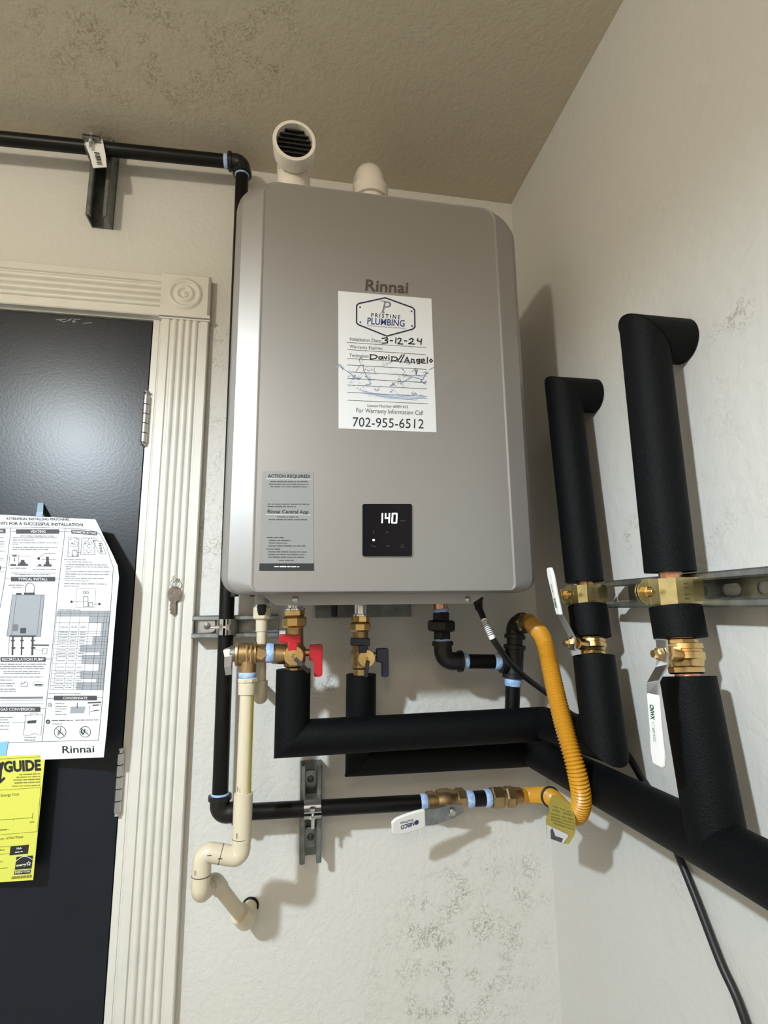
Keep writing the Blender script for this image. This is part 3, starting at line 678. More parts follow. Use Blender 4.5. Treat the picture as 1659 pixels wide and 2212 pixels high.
line_on(sp_, S, [(185, 1225), (250, 1265), (310, 1310), (400, 1375), (440, 1385)], 7); line_on(sp_, S, [(440, 1140), (460, 1210), (395, 1300)], 6); line_on(sp_, S, [(495, 1275), (560, 1400), (590, 1450), (520, 1465)], 8); line_on(sp_, S, [(1290, 1295), (1240, 1400), (1110, 1360), (970, 1440)], 8); line_on(sp_, S, [(1105, 1300), (1140, 1265), (1165, 1330)], 6); line_on(sp_, S, [(1320, 1275), (1385, 1240)], 7)
for k in range(9): line_on(pb, S, [(400+k*20, 1500+k*12), (700+k*30, 1600+rs.uniform(-20, 40)), (1000+k*20, 1620+rs.uniform(-30, 40)), (1300-k*10, 1640-k*8)], 6)
for mb_, mt_, nm in ((ink, 'ink', 'printed_lettering'), (nav, 'navy', 'badge_outline'), (blu, 'blueink', 'badge_lettering'), (gry, 'inkgrey', 'grey_print'), (pb, 'paleblue', 'splash_print'), (sp_, 'splash', 'splash_lines')):
    mb_.build(nm, M[mt_], st_, False)
# grey instruction label (its two square codes are left out)
lb = plate('instruction_label', [(567, 1018), (677, 1019), (677.5, 1232), (560, 1232)], 0.0006, M['greylabel'], wh_)
Q = crop(540, 1000, 4.366, fr(0.0009)); Qb = crop(540, 1000, 4.366, fr(0.0012)); ink = MB(); gry = MB(); wt = MB()
text_on(ink, 'ACTION REQUIRED!', Q, 168, 137, 568, 141, 31, 0.018); text_on(ink, 'Rinnai Central App', Q, 165, 473, 552, 478, 33, 0.016)
line_on(wt, Q, [(155, 148), (578, 152)], 4); line_on(wt, Q, [(150, 487), (572, 492)], 4)
for y, a, c in ((178, 190, 545), (202, 178, 552), (226, 195, 538), (390, 165, 560), (413, 165, 432), (511, 255, 455), (536, 175, 538), (705, 158, 320), (732, 178, 385), (757, 178, 352), (784, 175, 522), (814, 155, 285), (840, 172, 535), (866, 172, 522), (890, 170, 515), (921, 270, 412)):
    words_on(gry if y not in (705, 814) else ink, Q, a, y, c, y+1, 13)
quad_on(ink, Q, [(90, 947), (602, 947), (602, 1015), (87, 1015)]); words_on(wt, Qb, 228, 980, 470, 981, 14)
ink.build('printed_lettering', M['ink'], lb, False); gry.build('printed_text', M['inkmid'], lb, False); wt.build('white_lines', M['inkwhite'], lb, False)
# control panel
def rr_px(x0, y0, x1, y1, r, n=5):
    pts = []
    for cx_, cy_, a0 in ((x1-r, y0+r, -90), (x1-r, y1-r, 0), (x0+r, y1-r, 90), (x0+r, y0+r, 180)):
        for k in range(n+1): a = math.radians(a0+90*k/n); pts.append((cx_+r*math.cos(a), cy_+r*math.sin(a)))
    return pts
cp0 = plate('control_panel_rim', rr_px(782.5, 1088, 892, 1203.5, 5), 0.0012, M['flange'], wh_, 0.0012)
cp = plate('control_panel', rr_px(783, 1088.5, 890, 1201.5, 4), 0.0030, M['panel'], wh_, 0.0022)
K = crop(540, 1000, 4.366, fr(0.0033)); dg = MB(); ic = MB()
def seg(x, segs, w=34, h=86, y0=478):
    L_ = {'a': [(0, 0), (w, 0)], 'b': [(w, 0), (w, h/2)], 'c': [(w, h/2), (w, h)], 'd': [(0, h), (w, h)], 'e': [(0, h/2), (0, h)], 'f': [(0, 0), (0, h/2)], 'g': [(0, h/2), (w, h/2)]}
    for s_ in segs: line_on(dg, K, [(x+px_-y0*0+(h-py_)*0.04, y0+py_) for px_, py_ in L_[s_]], 13)
seg(1212, 'bc'); seg(1276, 'fgbc', 36); seg(1341, 'abcdef', 40)
dg.add([K(1166+11*math.cos(t*PI/6), 727+11*math.sin(t*PI/6)) for t in range(12)], [tuple(range(12))])
line_on(ic, K, [(1285, 660), (1297, 648), (1310, 660)], 4); line_on(ic, K, [(1283, 775), (1300, 792), (1318, 775)], 5); line_on(ic, K, [(1166, 642), (1166, 668)], 6); line_on(ic, K, [(1148, 775), (1165, 788), (1188, 785)], 5); line_on(ic, K, [(1425, 772), (1450, 772), (1450, 798), (1425, 798), (1425, 772)], 3); words_on(ic, K, 1415, 548, 1470, 548, 9)
dg.build('lit_digits', M['digit'], cp, False); ic.build('button_icons', M['icon'], cp, False)

# ================================================================== VENT PIPES ON TOP
def hub(b, p, d, r, L, t=0.004):
    b.lathe(p, d, [(0, r), (0.001, r+t), (L-0.001, r+t), (L, r)], 32)
vx = at(634, 385, 'y', -0.19).x
base = V((vx, -0.19, HZ1-0.006))
ev = thing('exhaust_vent_pipe', 'white plastic vent elbow with open dark screened mouth on heater top', 'vent pipe', base)
op = dep(636, 303, (at(636, 303, 'y', -0.285)-CAM).dot(fw)); od = V((-0.02, -0.97, -0.12)).normalized()
mouth = at(636, 303, 'y', -0.262)
corner = V((vx, -0.19, mouth.z+0.008))
dm = (mouth-corner).normalized()
path = fillet([base+V((0, 0, 0.002)), corner, mouth-dm*0.033], 0.055, 12)
MB().tube(path, 0.0312, 36).build('riser', M['pvc'], ev)
dm = (mouth-corner).normalized()
b = MB(); b.lathe(mouth-dm*0.034, dm, [(0, 0.030), (0.001, 0.0375), (0.032, 0.0385), (0.034, 0.0375), (0.034, 0.0318), (0.004, 0.0312)], 44, caps=False)
b.build('mouth_hub', M['pvc'], ev)
b = MB(); hub(b, base+V((0, 0, 0.008)), (0, 0, 1), 0.031, 0.040, 0.0045); b.build('coupling', M['pvc'], ev)
b = MB(); _, u_, w_ = frame(dm); cc = mouth-dm*0.011
b.lathe(cc-dm*0.0125, dm, [(0, 0.0312), (0.001, 0.0312)], 24)
b.build('bore_shade_disc', M['gap'], ev)  # near-black disc standing in for the shade inside the pipe
b = MB()
for k in range(-3, 4):
    zz = k*0.0085; half = math.sqrt(max(0.0, 0.0305**2-zz*zz))
    b.box(cc+w_*zz, (half*2, 0.006, 0.0022), Matrix((u_, dm, w_)).transposed())
for k in range(-2, 3):
    zz = k*0.011; half = math.sqrt(0.0305**2-zz*zz)
    b.box(cc+u_*zz-dm*0.003, (0.0012, 0.002, half*2), Matrix((u_, dm, w_)).transposed())
b.build('screen', M['screen'], ev)
ip = V((at(800, 410, 'y', -0.15).x, -0.15, HZ1-0.006))
iv = thing('intake_vent_pipe', 'short white plastic elbow on heater top near the wall, second from left', 'vent pipe', ip)
b = MB(); hz_ = at(803, 407, 'y', -0.186).z; hub(b, V((ip.x, ip.y, hz_)), (0, 0, 1), 0.0305, 0.030, 0.0055); b.build('coupling', M['pvc'], iv)
zt_ = at(795, 372, 'y', -0.13).z
b = MB(); b.tube(fillet([ip, ip+V((0, 0, zt_-ip.z-0.012)), ip+V((0.0, 0.10, zt_-ip.z-0.006))], 0.045, 10), 0.0302, 32); b.build('elbow', M['pvc'], iv)

# ================================================================== BLACK IRON GAS PIPE
GR = 0.0137
def elbow(parent, c, d1, d2, r, L, name='elbow', mt='castiron'):
    c = V(c); d1 = V(d1).normalized(); d2 = V(d2).normalized(); b = MB()
    b.tube(fillet([c+d1*L, c, c+d2*L], L*0.82, 10), r*1.22, 28)
    for d in (d1, d2):
        b.lathe(c+d*(L-r*0.62), d, [(0, r*1.2), (r*0.06, r*1.44), (r*0.56, r*1.44), (r*0.62, r*1.3), (r*0.62, r*1.02)], 28)
    return b.build(name, M[mt], parent)
def band(parent, p, d, r, L=0.006, mt='sealant'):
    d = V(d).normalized(); p = V(p)
    return MB().lathe(p, d, [(0, r*1.02), (L*0.2, r*1.12), (L*0.75, r*1.10), (L, r*1.0)], 24).build('thread_sealant', M[mt], parent)
gx, gy = -0.108, -0.055
E1 = at(524, 352, 'y', gy); E2 = at(474, 1757, 'y', gy)
gt = thing('black_gas_pipe', 'long black iron gas pipe dropping left of the heater from ceiling run to valve', 'pipe', (gx, gy, 1.7))
LB = 0.030
elbow(gt, E1, (-1, 0, -0.02), (E2-E1), GR, LB); elbow(gt, E2, (E1-E2), (1, 0, 0), GR, LB)
dv = (E2-E1).normalized()
MB().tube([E1+dv*0.02, E2-dv*0.02], GR, 28).build('pipe', M['iron'], gt)
gl = at(0, 299, 'y', gy); dl = (gl-E1).normalized()
MB().tube([E1+dl*0.02, E1+dl*1.835], GR, 28).build('pipe', M['iron'], gt)
vL = at(921, 1733, 'y', gy); dh = (vL-E2).normalized()
MB().tube([E2+dh*0.02, vL], GR, 28).build('pipe', M['iron'], gt)
band(gt, E1+dl*LB, dl, GR, 0.009); band(gt, E1+dv*LB, dv, GR, 0.004); band(gt, E2-dv*(LB-0.001), -dv, GR*1.04, 0.004); band(gt, E2+dh*LB, dh, GR, 0.005); band(gt, vL-dh*0.012, dh, GR, 0.012)
# ball valve on the gas line
vR = at(1004, 1727, 'y', gy); gv = thing('gas_ball_valve', 'brass gas shutoff valve with white lettered lever, on the low black pipe', 'valve', vL)
L = (vR-vL).length
b = MB(); b.lathe(vL, dh, [(0, 0.017), (0.001, 0.0185), (0.012, 0.0185), (0.014, 0.0165), (0.018, 0.0165), (0.020, 0.0195), (0.030, 0.0215), (0.042, 0.0215), (0.050, 0.019), (0.052, 0.0185), (L-0.014, 0.0185)], 28)
b.hexa(vR-dh*0.018, vR, 0.0205, 0.4, 8); b.build('valve_body', M['bronze'], gv)
hb_ = at(975, 1752, 'y', gy-0.036); sd = V((0, -0.82, -0.57))
st0 = vL+dh*0.042; 
MB().cyl(st0+V((0, 0, -0.004)), hb_+V((0, 0.003, 0)), 0.0068).build('stem', M['bronze'], gv)
tip = at(846, 1788, 'y', gy-0.062); mid1 = at(918, 1766, 'y', gy-0.055); mid2 = at(945, 1762, 'y', gy-0.042); endp = at(1000, 1746, 'y', gy-0.040)
MB().strap([endp, hb_+V((0, -0.001, 0)), mid2, mid1, mid1.lerp(tip, 0.15)], [0.018, 0.030, 0.032, 0.032, 0.028], 0.0026, (0, -0.35, 1)).build('lever', M['zinc'], gv, False, bev=0.0008)
gp_ = MB(); n_ = 9
pts = [mid1.lerp(tip, t/8) for t in range(9)]; ws = [0.034, 0.036, 0.037, 0.037, 0.037, 0.036, 0.035, 0.032, 0.022]
gp_.strap(pts, ws, 0.0055, (0, -0.35, 1)); grip = gp_.build('lever_grip', M['whitevinyl'], gv, True, 50, bev=0.0018)
gd = (tip-mid1).normalized(); gw = (V((0, -0.35, 1))-gd*V((0, -0.35, 1)).dot(gd)).normalized(); gn = gd.cross(gw)
if gn.y > 0: gn = -gn
def grip_map(o, gd, gw, gn, eps): return lambda x, y: o+gd*x+gw*y+gn*eps
gm = grip_map(mid1, gd, gw, gn, 0.0031); b = MB(); LG = (tip-mid1).length
text_on(b, 'NIBCO', gm, 0.024*LG/0.069, 0.0012, 0.052*LG/0.069, 0.0012, 0.0075, 0.03)
text_on(b, 'ProPress', gm, 0.026*LG/0.069, 0.0078, 0.052*LG/0.069, 0.0078, 0.0048, 0.01)
cc = [(0.017+0.0040*math.cos(t*PI/8), -0.0018+0.0046*math.sin(t*PI/8)) for t in range(16)]; b.add([gm(*q) for q in cc], [tuple(range(16))])
b.build('grip_lettering', M['blueink'], grip, False)
MB().lathe(hb_+V((0, 0.001, 0)), (0, -1, 0), [(0, 0.0085), (0.003, 0.0085), (0.0032, 0.0062), (0.009, 0.0062), (0.010, 0.0045)], 6).build('lever_nut', M['steel'], gv)
# short nipple and brass end
n0, n1 = vR, at(1052, 1724, 'y', gy); dn = (n1-n0).normalized()
gn_ = thing('black_pipe_nipple', 'short black nipple with blue sealant between gas valve and yellow hose', 'pipe fitting', n0)
MB().tube([n0-dn*0.002, n1+dn*0.006], GR, 26).build('nipple', M['iron'], gn_)
band(gn_, n0, dn, GR, 0.016); band(gn_, n1-dn*0.005, dn, GR*1.05, 0.012)

# ================================================================== YELLOW GAS CONNECTOR
f0_ = n1+dn*0.008
yh = thing('gas_connector_hose', 'yellow corrugated flexible gas hose looping down in the corner', 'hose', f0_)
b = MB(); b.hexa(f0_, f0_+dn*0.022, 0.0205, 0.3); b.lathe(f0_+dn*0.022, dn, [(0, 0.016), (0.006, 0.016)], 24); b.hexa(f0_+dn*0.028, f0_+dn*0.046, 0.0195, 0.1); b.lathe(f0_+dn*0.046, dn, [(0, 0.0165), (0.014, 0.0150)], 24)
b.build('end_fitting', M['bronze'], yh)
tee = at(1110, 1430, 'y', -0.103); telb = at(1113, 1348, 'y', -0.103)
hs = at(1144, 1344, 'y', -0.150)
path = [hs, dep(1172, 1376, .905), dep(1188, 1440, .865), dep(1206, 1520, .820), dep(1227, 1600, .782), dep(1247, 1672, .764), dep(1256, 1728, .768), dep(1246, 1759, .795), dep(1221, 1751, .850), dep(1190, 1722, .915), f0_+dn*0.085, f0_+dn*0.055]
cr = catmull(path, 14); rs_ = resample(cr, 0.00118)
rad = []
for i, p in enumerate(rs_):
    ph = (i % 4)/4; r = 0.0128+0.0015*math.cos(2*PI*ph)
    if i < 16 or i > len(rs_)-12: r = 0.0135
    rad.append(r)
MB().tube(rs_, rad, 26).build('corrugated_hose', M['hose'], yh, True, 80)
# upper end fitting
hd = (rs_[4]-rs_[0]).normalized()
TE = V(telb)
b = MB(); dq = (hs-TE).normalized(); b.hexa(TE+dq*0.026, hs-dq*0.012, 0.0185, 0.2); b.lathe(hs-dq*0.014, dq, [(0, 0.0165), (0.016, 0.0155)], 24); b.build('end_fitting', M['bronze'], yh)

# ================================================================== GAS INLET ASSEMBLY UNDER HEATER
gi = thing('gas_inlet_assembly', 'black iron union, elbow and tee under the heater right of the blue valve', 'pipe fittings', (0.28, -0.103, 1.44))
gy2 = -0.103
ui = at(952, 1318, 'y', gy2); ue = at(968, 1428, 'y', gy2)
dd = (ue-ui).normalized()
top = V((ui.x-0.001, gy2, HZ0+0.006))
MB().tube([top, ui+dd*0.004], 0.0135, 24).build('inlet_port', M['copper'], gi); band(gi, ui-dd*0.003, dd, 0.0138, 0.007)
def hx(b, py0, py1, r, x, rot=0, n=6): 
    b.hexa(at(x, py0, 'y', gy2), at(x, py1, 'y', gy2), r, rot, n)
b = MB(); hx(b, 1322, 1342, 0.0172, 953, 0.2); hx(b, 1340, 1364, 0.0262, 953, 0.52); hx(b, 1363, 1382, 0.0172, 955, 0.2); b.build('union', M['castiron'], gi, True, 25)
ec = at(958, 1428, 'y', gy2)
a_ = at(956, 1384, 'y', gy2)
elbow(gi, ec, (a_-ec), (tee-ec), GR, 0.036); band(gi, a_+V((0, 0, 0.004)), (0, 0, -1), GR, 0.006)
dt = (tee-ec).normalized()
MB().tube([ec+dt*0.03, tee-dt*0.02], GR*0.98, 24).build('nipple', M['iron'], gi)
band(gi, ec+dt*0.036, dt, GR, 0.011); band(gi, tee-dt*0.040, dt, GR, 0.013)
# tee
b = MB(); dz_ = (telb-tee).normalized()
b.tube([tee-dz_*0.030, tee+dz_*0.032], GR*1.28, 28); b.tube([tee, tee-dt*0.026], GR*1.24, 28)
for d, L_ in ((dz_, 0.032), (-dz_, 0.030), (-dt, 0.028)):
    b.lathe(tee+d*(L_-0.009), d, [(0, GR*1.25), (0.001, GR*1.50), (0.008, GR*1.50), (0.009, GR*1.35)], 28)
b.build('tee', M['castiron'], gi)
MB().tube([tee+dz_*0.028, telb-dz_*0.02], GR*1.08, 24).build('nipple', M['castiron'], gi)
elbow(gi, telb, (tee-telb), (hs-telb), GR, 0.028)
b = MB(); b.tube([tee-dz_*0.026, tee-dz_*0.098], GR, 24); b.build('drip_leg', M['iron'], gi); band(gi, tee-dz_*0.030, -dz_, GR*1.04, 0.014)

# ================================================================== HOT / COLD SERVICE VALVES
def tee_handle(parent, c, up_, barlen, mtl, stemd, stemL):
    pass
def service_valve(name, label, y, px, mtl, hue, port):
    """px: dict of pixel landmarks"""
    x = px['x']; S_ = px['s']
    t = thing(name, label, 'valve', at(x, 1415, 'y', y), 'service valves under the heater')
    pz = lambda yy, xx=x: at(xx, yy, 'y', y)
    axis = (pz(1460)-pz(1320)).normalized()
    b = MB(); b.tube([V((pz(1320).x, y, HZ0+0.006)), pz(px['n0'])], 0.0135*S_, 24); b.lathe(pz(px['n0']), axis, [(0, 0.0165*S_), (0.001, 0.018*S_), (0.004, 0.018*S_)], 24); b.build('heater_port', M['chrome'], t)
    b = MB(); b.hexa(pz(px['n0']+3), pz(px['n1']), 0.0178*S_, 0.5, 8); b.build('union_tail', M['brass'], t, True, 25)
    b = MB(); b.hexa(pz(px['n1']), pz(px['n2']), 0.0212*S_, 0.2, 8); b.build('union_nut', M['brass'], t, True, 25)
    bc_ = pz(px['c'][1], px['c'][0])
    b = MB(); b.lathe(pz(px['n2']), axis, [(0, 0.0150*S_), ((pz(px['c'][1])-pz(px['n2'])).length-0.016*S_, 0.0150*S_), ((pz(px['c'][1])-pz(px['n2'])).length-0.010*S_, 0.0185*S_), ((pz(px['c'][1])-pz(px['n2'])).length+0.012*S_, 0.0185*S_), ((pz(px['c'][1])-pz(px['n2'])).length+0.018*S_, 0.0150*S_)], 28)
    b.hexa(pz(px['b0']), pz(px['b1']), 0.0185*S_, 0.3, 8); b.hexa(pz(px['b1']), pz(px['b2']), 0.0150*S_, 0.3, 8)
    b.build('valve_body', M['bronze'], t)
    fc = bc_+V((0, -0.016*S_, 0))
    b = MB(); b.lathe(bc_, (0, -1, 0), [(0, 0.0145*S_), (0.012*S_, 0.0150*S_), (0.024*S_, 0.0165*S_), (0.0265*S_, 0.0155*S_), (0.0275*S_, 0.003*S_), (0.0262*S_, 0.0015*S_)], 32); b.build('drain_cap', M['brass'], t)
    # left-front drain lever: T bar above the cap
    l0, l1 = at(px['bar'][0], px['bar'][1], 'y', y-0.022), at(px['bar'][2], px['bar'][3], 'y', y-0.022)
    b = MB(); b.strap([l0, l0.lerp(l1, 0.5), l1], [px['bw']]*3, 0.007, (0, 0, 1)); b.strap([l0.lerp(l1, 0.62)+V((0, 0, -px['bw']*0.4)), l0.lerp(l1, 0.62)+V((0, 0, -0.020*S_))], 0.015*S_, 0.010, (1, 0, 0))
    b.build('drain_handle', hue, t, True, 40, bev=0.0012)
    # right-hand isolating lever: stem along +x, plate hanging down
    s0 = bc_+V((0.014*S_, 0, 0.0035)); s1 = at(px['h'][0], px['c'][1]-4, 'y', y)
    MB().cyl(s0, s1, 0.0058*S_).build('stem', M['bronze'], t)
    a0 = at(px['h'][0], px['h'][1], 'y', y); a1 = at(px['h'][2], px['h'][3], 'y', y)
    wdt = a1.x-a0.x; top_ = a0.z; bot = a1.z; k = (px['h'][4]-px['h'][1])/(px['h'][3]-px['h'][1])
    zmid = top_+(bot-top_)*k; xm = a0.x+wdt*px.get('k', 0.36)
    poly = [(a0.x+0.002, top_), (a1.x-0.002, top_), (a1.x, top_-0.002), (a1.x, bot+0.003), (a1.x-0.003, bot), (xm+0.002, bot), (xm, bot+0.002), (xm, zmid), (a0.x, zmid+0.001), (a0.x, top_-0.002)]
    b = MB(); b.prism(poly, (0, y-0.006, 0), (1, 0, 0), (0, 0, 1), (0, 0.012, 0)); b.build('isolating_handle', hue, t, False, bev=0.002)
    # strap of the drain cap
    b = MB(); e0 = bc_+V((0.002, -0.028*S_, -0.004)); e1 = at(px['st'][0], px['st'][1], 'y', y-0.030); b.strap([e0, e0.lerp(e1, 0.5)+V((0, -0.002, 0)), e1], 0.0065, 0.0025, (1, 0, 0.4)); b.build('cap_strap', M['rubber'], t, False)
    return t, bc_, pz
hv, hc, hpz = service_valve('hot_service_valve', 'brass service valve with two red handles under the heater', -0.15,
    dict(x=636, s=1.0, n0=1313, n1=1332, n2=1355, c=(634, 1414), b0=1427, b1=1440, b2=1450, bar=(603, 1379, 650, 1380), bw=0.0135, h=(668, 1392, 696, 1461, 1427), st=(668, 1452)), 'brass', M['red'], True)
cv, cc_, cpz = service_valve('cold_service_valve', 'brass service valve with two blue handles under the heater', -0.085,
    dict(x=779, s=0.96, n0=1326, n1=1345, n2=1364, c=(788, 1420), b0=1434, b1=1443, b2=1460, bar=(757, 1386, 799, 1387), bw=0.0135, h=(812, 1400, 839, 1462, 1431), st=(790, 1462), k=0.45), 'brass', M['blue'], True)

# relief valve, left of the hot valve
ry = -0.160
rc = at(545, 1414, 'y', ry)
rv = thing('relief_valve', 'cast brass pressure relief valve with steel test lever, left of the red-handled valve', 'valve', rc)
b = MB(); pL = at(588, 1412, 'y', -0.152); b.lathe(pL, (hc-pL), [(0, 0.0150), (0.001, 0.0165), ((hc-pL).length-0.012, 0.0165), ((hc-pL).length-0.004, 0.010)], 28); o = b.build('side_port', M['bronze'], hv)
band(rv, at(574, 1411, 'y', ry), (1, 0, 0), 0.0143, 0.013)
b = MB(); b.lathe(at(508, 1412, 'y', ry), (1, 0, 0), [(0, 0.012), (0.001, 0.0195), (0.005, 0.0205), (0.007, 0.018), (0.030, 0.0175), (0.031, 0.019), (0.034, 0.019), (0.035, 0.0150), (0.052, 0.0145)], 28)
b.tube([at(536, 1414, 'y', ry), at(535, 1452, 'y', ry)], 0.0138, 26)
for px in (533, 542): b.box(at(px, 1412, 'y', ry-0.018), (0.002, 0.005, 0.026))
b.build('valve_body', M['bronze'], rv)
b = MB(); b.lathe(at(564, 1412, 'y', ry-0.006), (0, -1, 0), [(0, 0.010), (0.009, 0.0102), (0.010, 0.009)], 6, rot=0.3); b.build('hex_plug', M['bronze'], rv, True, 25)
b = MB(); b.cyl(at(497, 1412, 'y', ry), at(508, 1412, 'y', ry), 0.013); b.build('bonnet', M['zinc'], rv)
b = MB(); p = [at(489, 1402, 'y', ry-0.01), at(493, 1418, 'y', ry-0.012), at(492, 1440, 'y', ry-0.012), at(494, 1458, 'y', ry-0.010)]; b.strap(p, [0.011, 0.012, 0.011, 0.0095], 0.0018, (1, 0, 0)); b.strap([p[0], at(500, 1398, 'y', ry)], 0.010, 0.002, (0, 1, 0)); b.build('test_lever', M['steel'], rv, False, bev=0.0005)

# relief discharge pipe (cream plastic)
dp = thing('relief_drain_pipe', 'cream plastic drain pipe with yellow stripe falling from relief valve and bending into wall', 'pipe', at(535, 1700, 'y', ry))
py_ = ry; r = 0.0112
T0 = at(535, 1462, 'y', py_); Eb = at(520, 1852, 'y', py_); El = at(438, 1838, 'y', py_); E3 = at(432, 1932, 'y', py_)
E4 = at(532, 1990, 'y', -0.040); Wp = V((E4.x+0.004, -0.001, E4.z+0.004)); 
band(dp, at(535, 1450, 'y', py_), (0, 0, -1), 0.0128, 0.010)
b = MB(); b.hexa(at(535, 1464, 'y', py_), at(535, 1474, 'y', py_), 0.0165, 0.5, 8); b.lathe(at(534.5, 1474, 'y', py_), (Eb-T0), [(0, 0.0145), (0.018, 0.0142), (0.019, 0.012)], 28); b.build('threaded_adapter', M['cpvc'], dp)
MB().tube([T0, Eb+V((0, 0, 0.02))], r, 28).build('pipe', M['cpvc'], dp)
dvp = (Eb-T0).normalized(); cL = at(526, 1712, 'y', py_); 
b = MB()
for k in range(5):
    a = -0.15+k*0.17
    off = V((math.cos(a)*0.0114, -math.sin(a)*0.0114, 0))
# yellow print stripe wraps the front right of the pipe
vs = []; n = 8
for i, p in enumerate((T0+dvp*0.03, cL)):
    for k in range(n+1):
        a = math.radians(-55+k*9); vs.append(V(p)+V((math.cos(a)*(r+0.0002), math.sin(a)*(r+0.0002), 0)))
b = MB(); b.add(vs, [(k, k+1, n+1+k+1, n+1+k) for k in range(n)]); b.build('yellow_stripe', M['pvcyellow'], dp)
MB().lathe(cL, dvp, [(0, r), (0.001, 0.0146), ((Eb-cL).length-0.022, 0.0146)], 28).build('coupling', M['cpvc'], dp)
def pelb(c, a, d, L1, L2, R=0.0142, nm='elbow'):
    c = V(c); b = MB(); d1 = (V(a)-c).normalized(); d2 = (V(d)-c).normalized()
    b.tube(fillet([c+d1*L1, c, c+d2*L2], 0.020, 12), R, 30)
    return b.build(nm, M['cpvc'], dp)
pelb(Eb, cL, El, 0.024, 0.030); mp = Eb.lerp(El, 0.52)
pelb(El, Eb, E3, 0.030, 0.032)
E3b = at(463, 1902, 'y', -0.110); D3 = (E4-E3b).normalized()
pelb(E3, El, E3b, 0.028, 0.024, 0.0138); pelb(E3b, E3, E4, 0.022, 0.024, 0.0132)
MB().tube([E3b+D3*0.015, E4-D3*0.012], r, 26).build('pipe', M['cpvc'], dp)
pelb(E4, E3b, Wp, 0.028, 0.022, 0.0160)
MB().tube([E4+V((0, 0.01, 0)), Wp], r*1.05, 26).build('pipe', M['cpvc'], dp)
MB().lathe(V((Wp.x, -0.0012, Wp.z)), (0, 1, 0), [(0, 0.0150), (0.0008, 0.0150)], 28).build('wall_hole', M['gap'], dp)
b = MB()   # dark glue joints and alignment marks
for c_, d_ in ((mp, (El-Eb)), (at(522, 1809, 'y', py_), dvp), (El.lerp(E3, 0.55), (E3-El))):
    b.lathe(c_, d_, [(-0.0004, 0.01435), (-0.0003, 0.0147), (0.0003, 0.0147), (0.0004, 0.01435)], 28, caps=False)
for px, py in ((511, 1806), (452, 1848), (421, 1886), (475, 1855), (513, 1705)):
    c = at(px, py, 'y', py_-0.0150); b.box(c, (0.0008 if py != 1848 and py != 1855 else 0.006, 0.0006, 0.007 if py != 1848 and py != 1855 else 0.0008))
b.build('joint_marks', M['marker'], dp, False)
# small condensate pipe behind it
sy = -0.128
cp_ = thing('condensate_pipe', 'thin cream pipe from the heater bottom passing behind the relief valve', 'pipe', at(565, 1400, 'y', sy))
c0 = at(567, 1302, 'y', sy); c1 = at(563, 1478, 'y', sy)
b = MB(); b.hexa(at(567, 1310, 'y', sy), at(566, 1338, 'y', sy), 0.0155, 0.3, 8); b.lathe(at(566, 1338, 'y', sy), (c1-c0), [(0, 0.0105), (0.020, 0.0102), (0.021, 0.009)], 24); b.build('adapter', M['cpvc'], cp_)
MB().tube([V((c0.x, sy, HZ0+0.004)), c1], 0.0088, 24).build('pipe', M['cpvc'], cp_)
c2 = at(562, 1508, 'y', sy)
b = MB(); b.tube(fillet([at(563, 1470, 'y', sy), c2, c2+V((0, 0.05, 0.0))], 0.02, 10), 0.0118, 28); b.build('elbow', M['cpvc'], cp_)
MB().tube([c2+V((0, 0.045, 0)), V((c2.x, -0.001, c2.z))], 0.0085, 20).build('pipe', M['cpvc'], cp_)

# ================================================================== INSULATED PIPES
FR = 0.0295
def sleeve(parent, pts, r=FR, n0=None, n1=None, n=40):
    return MB().tube(pts, r, n, True, n0, n1).build('foam_sleeve', M['foam'], parent, True, 40)
def notch(parent, c, d, r=FR):
    pass
hyp = thing('hot_insulated_pipe', 'black foam-insulated pipe from red-handled valve along wall up to left riser', 'insulated pipe', (0.2, -0.15, 1.232), 'foam-insulated water pipes')
HZ = 1.232; hy = -0.15
Ha = at(634, 1446, 'y', hy); Hb = V((at(631, 1590, 'y', hy).x, hy, HZ+0.001)); Hc = V((0.455, hy, HZ+0.003)); 
R1b = V((0.454, -0.342, HZ+0.018)); R1v = at(1291, 1500, 'x', 0.446)
R1c = at(1266, 1285, 'x', 0.468); R1t = at(1217, 852, 'x', 0.468); R1w = V((XR, R1t.y, R1t.z))
def mitre(a, b_, c): return ((V(b_)-V(a)).normalized()+(V(c)-V(b_)).normalized())
sleeve(hyp, [Ha, Hb], FR*0.97, None, mitre(Ha, Hb, Hc)); sleeve(hyp, [Hb, Hc], FR*0.97, mitre(Ha, Hb, Hc), mitre(Hb, Hc, R1b)); sleeve(hyp, [Hc, R1b], FR*0.97, mitre(Hb, Hc, R1b), mitre(Hc, R1b, R1c))
MB().tube([Ha+V((0, 0, 0.008)), Ha-V((0, 0, 0.02))], 0.0112, 20).build('copper_pipe', M['copper'], hyp)
# riser 1: points along it by pixel rows
def on_seg(a, b_, py):
    lo, hi = 0.0, 1.0
    for _ in range(40):
        m_ = (lo+hi)/2; p = V(a).lerp(V(b_), m_); q = p-CAM; y = H/2-FPX*q.dot(up)/q.dot(fw)
        if y < py: lo = m_
        else: hi = m_
    return V(a).lerp(V(b_), lo)
rA = lambda py: on_seg(R1t, R1c, py)
rB = lambda py: on_seg(R1c, R1b, py)
d_up = (R1t-R1c).normalized()
s1 = sleeve(hyp, [rA(1257), R1t], FR, None, mitre(R1c, R1t, R1w)); sleeve(hyp, [R1t, R1w-V((0.0012, 0, 0))], FR, mitre(R1c, R1t, R1w), None)
sleeve(hyp, [rB(1309), rB(1376)], FR); sleeve(hyp, [R1b, rB(1417)], 0.0305, mitre(Hc, R1b, R1c), None)
MB().tube([rB(1425), rB(1290), rA(1250)], 0.0125, 20).build('copper_pipe', M['copper'], hyp)
